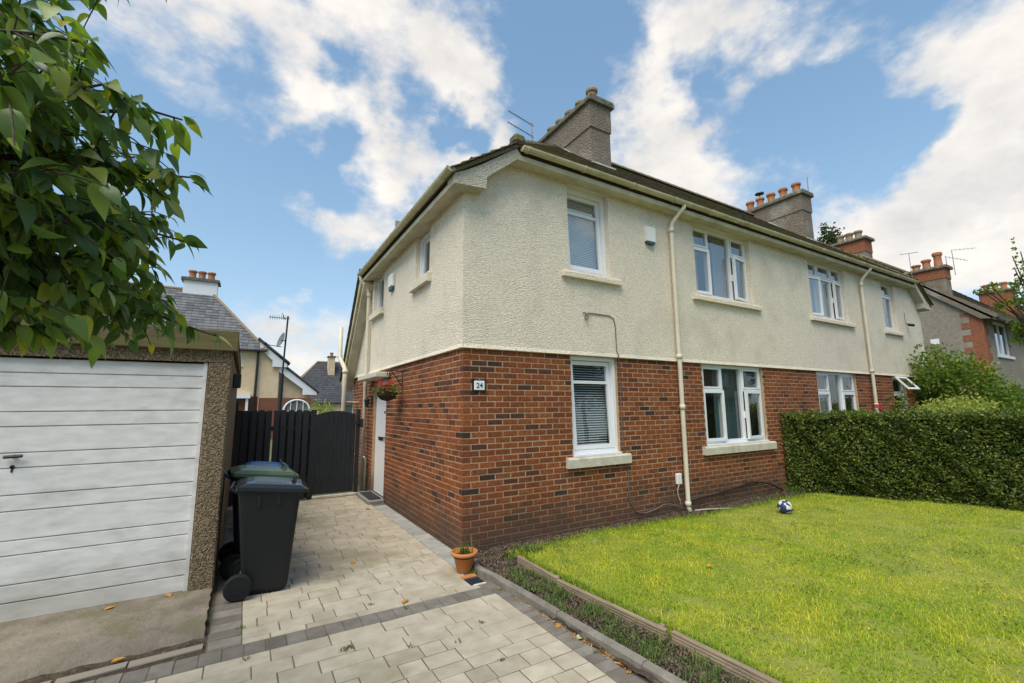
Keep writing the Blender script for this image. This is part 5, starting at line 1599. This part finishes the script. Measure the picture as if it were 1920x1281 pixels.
LM = [big_leaf_mesh('cherry_leaf', 1.0, w_, c_, f_, 'leaf') for w_, c_, f_ in ((.56, .30, .10), (.52, .50, .14), (.60, .18, .07), (.50, .38, .18), (.56, .62, .10))]
# outline of the crown as a cone of directions, so twigs stay in the bough's own volume
OUT = [(0, 205), (60, 195), (110, 185), (150, 200), (200, 350), (270, 362), (330, 385), (380, 345), (430, 372), (500, 320), (560, 335), (620, 415), (650, 430), (690, 120)]
def xmax(py):
    for (y0, x0), (y1, x1) in zip(OUT, OUT[1:]):
        if y0 <= py <= y1: return x0 + (x1 - x0) * (py - y0) / (y1 - y0)
    return 180 if py < 0 else -50
def project(p):
    v = p - CAM; d = v.dot(FWD)
    return 960 + FPX * v.dot(RIGHT) / d, 640.5 - FPX * v.dot(UP) / d, d
down = Vector((0, 0, -1))
def add_leaf(p, direction, L_):
    d = direction.normalized()
    if d.z > -.15: d = (d + down * .55).normalized()
    nrm_ = Vector((random.gauss(0, .5), random.gauss(0, .5), 1.0))
    y_ = nrm_.cross(d).normalized(); z_ = d.cross(y_)
    M = Matrix(((d.x * L_, y_.x * L_, z_.x * L_, p.x), (d.y * L_, y_.y * L_, z_.y * L_, p.y), (d.z * L_, y_.z * L_, z_.z * L_, p.z), (0, 0, 0, 1)))
    leaves.append((M, random.randrange(len(LM))))
for cur in limbs:
    for i in range(4, 13):
        for rep in range(5):
            s0 = cur[i - 1].lerp(cur[i], random.random())
            along = (cur[min(i + 1, 12)] - cur[i - 1]).normalized()
            d = (along * random.uniform(.2, 1.0) + Vector((random.gauss(0, .55), random.gauss(0, .55), random.gauss(-.05, .45)))).normalized()
            ln = random.uniform(.10, .32)
            e = s0 + d * ln + down * .04
            qx, qy, qd = project(e)
            if qd < .9: continue
            if qx > 0 and qx > xmax(qy) - 12 - random.random() * 20: continue
            if qy > 650 + random.uniform(-30, 12): continue
            m_ = s0.lerp(e, .5) + Vector((0, 0, .02))
            mb.tube([s0, m_, e], .0035, 4, cap=False, r1=.0018)
            nl = random.randint(4, 7)
            for k in range(nl):
                t = (k + .6) / nl
                p = s0.lerp(m_, t * 2) if t < .5 else m_.lerp(e, t * 2 - 1)
                ld = (d * .6 + Vector((random.gauss(0, .7), random.gauss(0, .7), random.gauss(-.45, .35)))).normalized()
                if k == nl - 1: ld = (d + down * .8)
                add_leaf(p, ld, random.uniform(.055, .095) if random.random() < .82 else random.uniform(.095, .12))
for cur in limbs:
    along = (cur[12] - cur[10]).normalized()
    for k in range(11):
        add_leaf(cur[12 - k // 4] + Vector((random.gauss(0, .012), random.gauss(0, .012), random.gauss(0, .01))), along * .7 + Vector((random.gauss(0, .6), random.gauss(0, .6), random.gauss(-.35, .3))), random.uniform(.06, .10))
o = mb.build('trunk', 'bark', ct); o.matrix_parent_inverse = cinv
def vis(l):
    x_, y_, d_ = project(l[0].translation)
    return (0 if (-60 < x_ < 500 and -80 < y_ < 720) else 10) + d_
leaves.sort(key=vis)
for M, k in leaves[:300]:
    o = link('leaf', LM[k][0], None, ct); o.matrix_parent_inverse = cinv; o.matrix_basis = M
V, F, off = [], [], 0
for M, k in leaves[300:]:
    A = np.array(M); vs = LM[k][1]
    V.append(vs @ A[:3, :3].T + A[:3, 3]); F.append(np.array(LM[k][2]) + off); off += len(vs)
o = link('crown', arrmesh('crown', np.concatenate(V), np.concatenate(F), 'cherry_leaf_mass', True), None, ct, kind='stuff'); o.matrix_parent_inverse = cinv

# ------------------------------------------------------------------ neighbouring houses
def other_house(name, label, x0, x1, y0, y1, eave, ridge, wallm, roofm, basem=None, base_h=2.25, gable=True, quoin=None, wins=(), over=.25, axis='x'):
    """simple house: ridge along x (or y); wins: (face, a, b, z0, z1) with face in 'S','W','E','N'"""
    t = empty(name, ((x0 + x1) / 2, (y0 + y1) / 2, 0), label, 'house')
    inv = Matrix.Translation((-(x0 + x1) / 2, -(y0 + y1) / 2, 0))
    def B(mb, nm, mat, parent=None, **kw):
        o = mb.build(nm, mat, None, **kw); o.parent = parent or t
        if o.parent == t: o.matrix_parent_inverse = inv
        return o
    faces = {'S': (lambda u, v, w: (u, y0 - w, v), x0, x1), 'N': (lambda u, v, w: (u, y1 + w, v), x0, x1), 'W': (lambda u, v, w: (x0 - w, u, v), y0, y1), 'E': (lambda u, v, w: (x1 + w, u, v), y0, y1)}
    mb = MB(); bs = MB()
    for f, (P, a0, a1) in faces.items():
        holes = [w[1:5] for w in wins if w[0] == f]
        zb = base_h if basem else -.1
        for a, b, c, d in wall_cells(a0, a1, zb, eave, holes): mb.quad(P(a, c, 0), P(b, c, 0), P(b, d, 0), P(a, d, 0))
        if basem:
            for a, b, c, d in wall_cells(a0, a1, -.1, zb, holes): bs.quad(P(a, c, -.03), P(b, c, -.03), P(b, d, -.03), P(a, d, -.03))
        for h in holes: reveal_faces(mb, P, h, .15)
    ym, xm = (y0 + y1) / 2, (x0 + x1) / 2
    if gable:
        if axis == 'x':
            for xx in (x0, x1): mb.add([(xx, y0, eave), (xx, y1, eave), (xx, ym, ridge)], [(0, 1, 2)])
        else:
            for yy in (y0, y1): mb.add([(x0, yy, eave), (x1, yy, eave), (xm, yy, ridge)], [(0, 1, 2)])
    B(mb, 'wall', wallm, recalc=False)
    if basem: B(bs, 'brick_base', basem, recalc=False)
    inner = MB(); inner.box(x0 + .6, x1 - .6, y0 + .6, y1 - .6, -.05, eave - .1); B(inner, 'interior', 'interior')
    if quoin:
        q = MB()
        z = -.05; k = 0
        while z < eave - .05:
            w = .55 if k % 2 else .32
            q.box(x0 - .012, x0 + .02, y0 - .012, y0 + w, z, min(z + .222, eave)); q.box(x0 + .021, x0 + (.3 if k % 2 else .5), y0 - .012, y0 + .02, z, min(z + .222, eave))
            z += .224; k += 1
        B(q, 'quoins', quoin)
    # roof
    rm = MB(); o_ = over
    k = (ridge - eave) / ((y1 - y0) / 2 if axis == 'x' else (x1 - x0) / 2)
    if axis == 'x':
        hip = 0 if gable else (y1 - y0) / 2
        gx = .12 if gable else o_
        for ys, s_ in ((y0, -1), (y1, 1)):
            e = [(x0 - gx, ys + s_ * o_, eave - k * o_ + .02), (x1 + gx, ys + s_ * o_, eave - k * o_ + .02), (x1 + gx - hip if hip else x1 + gx, ym, ridge + .02), (x0 - gx + hip if hip else x0 - gx, ym, ridge + .02)]
            lo = [(p[0], p[1], p[2] - .09) for p in e]
            rm.add(e + lo, [(0, 1, 2, 3), (7, 6, 5, 4)] + [(i, (i + 1) % 4, (i + 1) % 4 + 4, i + 4) for i in range(4)])
        if hip:
            for xs, s_ in ((x0, -1), (x1, 1)):
                e = [(xs + s_ * gx, y0 - o_, eave - k * o_ + .02), (xs + s_ * gx, y1 + o_, eave - k * o_ + .02), (xs + s_ * (gx - hip), ym, ridge + .02)]
                lo = [(p[0], p[1], p[2] - .09) for p in e]
                rm.add(e + lo, [(0, 1, 2), (5, 4, 3), (0, 3, 4, 1)])
    rr = B(rm, 'roof', roofm, recalc=False)
    # slates on the south pitch
    tl = MB()
    if axis == 'x':
        sl_ = math.hypot((y1 - y0) / 2 + o_, ridge - eave + k * o_)
        nrow = int(sl_ / .24); gx = .12 if gable else o_
        dv = Vector((0, (y1 - y0) / 2 + o_, ridge - eave + k * o_)).normalized(); nn = Vector((0, -dv.z, dv.y))
        o0 = Vector((0, y0 - o_, eave - k * o_ + .02))
        for r in range(nrow):
            v0, v1 = r * sl_ / nrow, (r + 1) * sl_ / nrow + .03
            ins = 0 if gable else (y1 - y0) / 2 * (r + .5) / nrow
            u = x0 - gx + ins - (.15 if r % 2 else 0)
            while u < x1 + gx - ins:
                a, b = max(u, x0 - gx + ins), min(u + .29, x1 + gx - ins)
                if b - a > .05:
                    c = o0 + nn * .035
                    p = [c + Vector((a, 0, 0)) + dv * v0, c + Vector((b, 0, 0)) + dv * v0, c + Vector((b, 0, 0)) + dv * v1 - nn * .025, c + Vector((a, 0, 0)) + dv * v1 - nn * .025]
                    tl.add(p + [p[0] - nn * .02, p[1] - nn * .02], [(0, 1, 2, 3), (0, 4, 5, 1)])
                u += .3
        B(tl, 'slates', roofm, rr, recalc=False, kind='stuff')
        rd = MB(); hp = 0 if gable else (y1 - y0) / 2 - over
        rd.tube([(x0 + hp, ym, ridge + .04), (x1 - hp, ym, ridge + .04)], .1, 8)
        if hp:
            for xa, xb in ((x0 - o_, x0 + hp), (x1 + o_, x1 - hp)):
                for ya_ in (y0 - o_, y1 + o_): rd.tube([(xa, ya_, eave - k * o_ + .03), (xb, ym, ridge + .04)], .085, 8)
        B(rd, 'ridge', 'old_clay', rr)
        gt = MB(); gt.tube([(x0 - gx, y0 - o_ - .05, eave - k * o_ - .02), (x1 + gx, y0 - o_ - .05, eave - k * o_ - .02)], .06, 8); B(gt, 'gutter', 'black_metal', rr)
    for f, a, b, c, d in wins:
        P = faces[f][0]
        fr_ = MB()
        def bx(a_, b_, c_, d_, w0=-.12, w1=-.06):
            vs = [P(u, v, w) for w in (w0, w1) for u, v in ((a_, c_), (b_, c_), (b_, d_), (a_, d_))]
            fr_.add(vs, [(3, 2, 1, 0), (4, 5, 6, 7), (0, 1, 5, 4), (1, 2, 6, 5), (2, 3, 7, 6), (3, 0, 4, 7)])
        bx(a, a + .07, c, d); bx(b - .07, b, c, d); bx(a, b, c, c + .07, -.121, -.061); bx(a, b, d - .07, d, -.121, -.061); bx((a + b) / 2 - .035, (a + b) / 2 + .035, c, d, -.122, -.062)
        bx(a - .08, b + .08, c - .1, c - .002, -.1, .06)
        w_ = B(fr_, 'window', 'far_white')
        g = MB(); g.quad(P(a, c, -.09), P(b, c, -.09), P(b, d, -.09), P(a, d, -.09)); B(g, 'pane', 'sky_glass', w_, recalc=False)
        cu_ = MB(); cu_.quad(P(a, c, -.3), P(b, c, -.3), P(b, d, -.3), P(a, d, -.3)); B(cu_, 'curtain', 'curtain', w_, recalc=False)
    return t, B
# right-hand neighbour: grey harl, brick quoins
R1, BR1 = other_house('neighbouring_house', 'grey roughcast house with orange brick quoins beyond the shrubs on the right', 20.0, 30.0, .1, 6.7, 4.78, 7.75, 'grey_harl', 'roof_tile', quoin='quoin_brick', gable=True,
                      wins=[('S', 21.2, 23.0, 3.3, 4.55), ('S', 21.2, 23.0, .9, 2.2), ('S', 26, 28, 3.3, 4.55), ('S', 26, 28, .9, 2.2)], over=.35)
c = chimney_parts(R1, BR1, 21.1, 21.7, 1.15, 2.25, 5.4, 6.95, 'chimney_harl', band_mat='quoin_brick', band_h=.40, over=.1)
for y, h_ in ((2.05, .28), (1.72, .42), (1.36, .62)): pot(BR1, (21.4, y, 6.94), c, 'clay', .14, h_)
c = chimney_parts(R1, BR1, 20.7, 21.4, 3.45, 4.75, 7.0, 8.85, 'chimney_harl', band_mat='quoin_brick', band_h=.55, over=.12)
for y in (4.45, 4.1, 3.75): pot(BR1, (21.05, y, 8.84), c, 'old_clay', .15, .42)
mb = MB(); mb.prism([(-.30, 4.46), (.10, 4.50), (3.4, 7.52), (3.4, 7.66), (-.30, 4.64)], 'x', 19.88, 19.99); BR1(mb, 'bargeboard', 'chimney_harl')
mb = MB(); mb.cbox(19.975, 20.0, 1.3, 1.55, 3.75, 3.95, .008); BR1(mb, 'wall_vent', 'far_white')
for yy, hh, off in ((1.0, 1.0, (.9, -.5, .12)), (1.2, .8, (1.0, -.4, -.1)), (2.1, 1.1, (0, 0, 0))):
    a_ = empty('tv_aerial', (21.75 if yy < 2 else 21.0, yy, 6.6), {1.0: 'upper slanting aerial right of the orange pots on the grey house', 1.2: 'lower slanting aerial right of the orange pots on the grey house', 2.1: 'thin upright aerial left of the orange pots on the grey house'}[yy], 'aerial')
    mb = MB(); mb.tube([(0, 0, 0), (0, 0, hh)], .012, 5)
    if off[0]:
        mb.tube([(-.1, 0, hh), (off[0], off[1], hh + off[2])], .008, 5)
        for k in range(6): mb.tube([(off[0] * k / 6, off[1] * k / 6, hh + off[2] * k / 6 - .06), (off[0] * k / 6, off[1] * k / 6, hh + off[2] * k / 6 + .06)], .004, 4)
    else: mb.tube([(-.15, .25, hh), (.15, -.25, hh)], .014, 5)
    mb.build('mast', 'galvanised', a_)
R2, BR2 = other_house('neighbouring_house', 'farther brick-chimneyed house behind the sapling on the right', 34.0, 46.0, .4, 7.0, 4.7, 7.5, 'grey_harl', 'roof_tile', wins=[('S', 36, 38, 3.2, 4.5), ('S', 42, 44, 3.2, 4.5)])
for xa, ya_ in ((34.6, 1.9), (38.5, 2.4), (43.0, 2.6)):
    c = chimney_parts(R2, BR2, xa, xa + .7, ya_, ya_ + 1.3, 5.5, 8.0, 'quoin_brick', band=False, over=.1)
    for k in range(3): pot(BR2, (xa + .35, ya_ + .3 + k * .35, 7.99), c, 'clay', .15, .45)

# left background: cream house seen across the gardens, its hip roof, catslide gables with white bargeboards
L1, BL1 = other_house('neighbouring_house', 'cream house with slate hip roof and white bargeboards behind the garage', -11.0, -1.55, 22.9, 28.8, 5.0, 8.3, 'far_cream', 'slate', basem='far_brick', gable=False, wins=[('S', -3.05, -2.45, 3.9, 4.75), ('S', -6, -4.6, 3.4, 4.6)], over=.25)
mb = MB(); mb.prism([(-1.545, -.1), (-.62, -.1), (-.62, 4.2), (-1.545, 5.0)], 'y', 22.92, 27); BL1(mb, 'wall', 'far_cream')
mb = MB(); mb.prism([(-.615, -.1), (1.05, -.1), (1.05, 2.6), (-.615, 3.95)], 'y', 23.3, 27); BL1(mb, 'wall', 'far_cream')
mb = MB(); mb.prism([(-1.5, -.1), (1.08, -.1), (1.08, 2.18), (-1.5, 2.18)], 'y', 22.86, 22.915); BL1(mb, 'brick_base', 'far_brick')
mb = MB(); mb.prism([(-1.62, 5.18), (-.25, 4.02), (-.25, 3.86), (-.98, 3.86), (-.98, 4.2), (-1.62, 4.84)], 'y', 22.72, 22.86); BL1(mb, 'bargeboard', 'far_white')
mb = MB(); mb.prism([(-1.75, 5.32), (-.12, 4.03), (-.12, 4.12), (-1.70, 5.42)], 'y', 22.6, 27); BL1(mb, 'roof', 'slate_dark')
mb = MB(); mb.prism([(-.62, 4.05), (1.35, 2.50), (1.35, 2.36), (.62, 2.36), (.62, 2.68), (-.62, 3.62)], 'y', 22.9, 23.1); BL1(mb, 'bargeboard', 'far_white')
mb = MB(); mb.prism([(-.72, 4.16), (1.47, 2.46), (1.47, 2.55), (-.68, 4.26)], 'y', 22.8, 27); BL1(mb, 'roof', 'slate_dark')
mb = MB(); mb.tube([(-1.68, 22.82, 4.9), (-1.72, 22.82, 1.0)], .06, 8); BL1(mb, 'downpipe', 'black_metal')
mb = MB(); mb.box(-2.8, -1.9, 22.5, 22.9, 2.15, 2.35); mb.box(-2.75, -2.6, 22.6, 22.9, .0, 2.15); mb.box(-2.1, -1.98, 22.6, 22.9, 0, 2.15); BL1(mb, 'porch', 'far_white')
c = chimney_parts(L1, BL1, -5.55, -3.95, 25.6, 26.4, 6.5, 9.0, 'far_white', band=False, band_mat='grout_grey', over=.12, band_h=.8, cop=.16)
for xx in (-5.2, -4.75, -4.3): pot(BL1, (xx, 26, 8.99), c, 'clay', .19, .52)
# arched garden window of the cream house
gw = empty('garden_house', (.25, 21.6, 0), 'arched white glazed garden house beyond the fence', 'greenhouse')
mb = MB()
arc = [(.62 * math.cos(math.pi * k / 12), 1.5 + .55 * math.sin(math.pi * k / 12)) for k in range(13)]
mb.prism([(.62, 0)] + arc + [(-.62, 0)], 'y', 0, 1.6)
mb.build('glass_body', 'slate', gw)
mb = MB()
mb.tube([(.62, -.03, 0)] + [(u, -.03, v) for u, v in arc] + [(-.62, -.03, 0)], .05, 6)
for u in (-.3, 0, .3): mb.tube([(u, -.03, 0), (u, -.03, 1.5 + .55 * math.sqrt(1 - (u / .62) ** 2))], .025, 5)
mb.tube([(-.62, -.03, 1.45), (.62, -.03, 1.45)], .03, 5)
mb.build('frame', 'far_white', gw)
L2, BL2 = other_house('distant_house', 'distant house with a dark grey roof and small cream chimney beyond the gate', 0.6, 15.0, 40.0, 47.0, 2.4, 6.2, 'far_cream', 'slate_dark', gable=False, wins=[('S', 6, 7.5, .9, 2.0)])
c = chimney_parts(L2, BL2, 4.7, 5.3, 42.2, 42.9, 4.3, 6.75, 'far_cream', band=False, over=.1)
pot(BL2, (5.0, 42.55, 6.74), c, 'clay', .16, .38)

# mast with dish
ms = empty('aerial_mast', (-1.0, 14.4, 0), 'tall thin mast carrying an aerial and a satellite dish behind the fence', 'mast')
mb = MB(); mb.tube([(0, 0, -.05), (.03, 0, 2.9)], .075, 8); mb.tube([(.03, 0, 2.8), (.10, 0, 5.15)], .032, 8); mb.build('pole', 'black_metal', ms)
mb = MB(); mb.tube([(.18, 0, 5.05), (-.55, .1, 5.08)], .014, 5)
for k in range(8): mb.tube([(-.5 + k * .075, .1 - .012 * k, 4.99), (-.5 + k * .075, .1 - .012 * k, 5.16)], .007, 4)
mb.tube([(.0, 0, 5.0), (-.1, 0, 5.25), (-.05, 0, 5.05)], .012, 4); mb.build('aerial', 'black_metal', ms)
mb = MB()
mb.M = Matrix.Translation((-.06, -.05, 4.18)) @ Matrix.Rotation(R_(-72), 4, 'Y') @ Matrix.Rotation(R_(14), 4, 'X')
mb.lathe([(.02, -.03), (.12, -.02), (.22, .01), (.30, .045), (.30, .055), (.2, .025), (.02, -.01)], (0, 0, 0), 24)
mb.build('dish', 'dish_grey', ms)
mb = MB(); mb.tube([(-.05, -.05, 3.93), (-.42, -.1, 3.96), (-.55, -.1, 4.0)], .014, 5); mb.tube([(-.55, -.1, 3.98), (-.62, -.1, 4.05)], .04, 8); mb.tube([(.06, 0, 4.18), (-.08, -.04, 4.18)], .02, 5); mb.build('dish_arm', 'black_metal', ms)

# across the road: what the front windows mirror
OP, BOP = other_house('opposite_house', 'house across the road mirrored in the front windows', 2.0, 14.0, -31.0, -25.0, 4.9, 7.6, 'grey_harl', 'slate', basem='far_brick', gable=True, wins=[('N', 3.5, 5.2, 3.3, 4.6), ('N', 7, 8.7, 3.3, 4.6), ('N', 3.5, 5.2, .9, 2.2), ('N', 10.5, 12.2, .9, 2.2), ('N', 10.5, 12.2, 3.3, 4.6)])
OP2, BOP2 = other_house('opposite_house', 'second house across the road, mirrored in the farther front windows', 27.0, 38.0, -26.0, -20.0, 4.9, 7.6, 'far_cream', 'slate', basem='far_brick', gable=True, wins=[('N', 29, 31, 3.3, 4.6), ('N', 29, 31, .9, 2.2), ('N', 34, 36, 3.3, 4.6)])
hd2 = shrub('street_hedge', (24.0, -18.6, 0), 'hedge across the road mirrored low in the front windows', 'hedge', [(k * 2.2, 0, .95, 1.4, .6, 1.0) for k in range(-9, 11)], 9000, .17, 'hedge_leaf', 2)
for k, (tx, ty, th, lb) in enumerate(((12.5, -19.5, 8.5, 'street tree across the road mirrored in the nearest windows'), (19.5, -21.0, 9.5, 'tall street tree across the road mirrored beside the opposite house'), (24.0, -19.6, 7.2, 'small street tree across the road left of the second opposite house'), (41.5, -20.0, 9.0, 'far street tree across the road beyond the second opposite house'))):
    tree('street_tree', (tx, ty, 0), lb, th, [(0, 0, th * .72, 2.1, 2.1, th * .24), (1, .3, th * .55, 2, 2, th * .2), (-1.2, .4, th * .55, 1.8, 1.8, th * .2)], 4200, .30, 'far_leaf', .2)
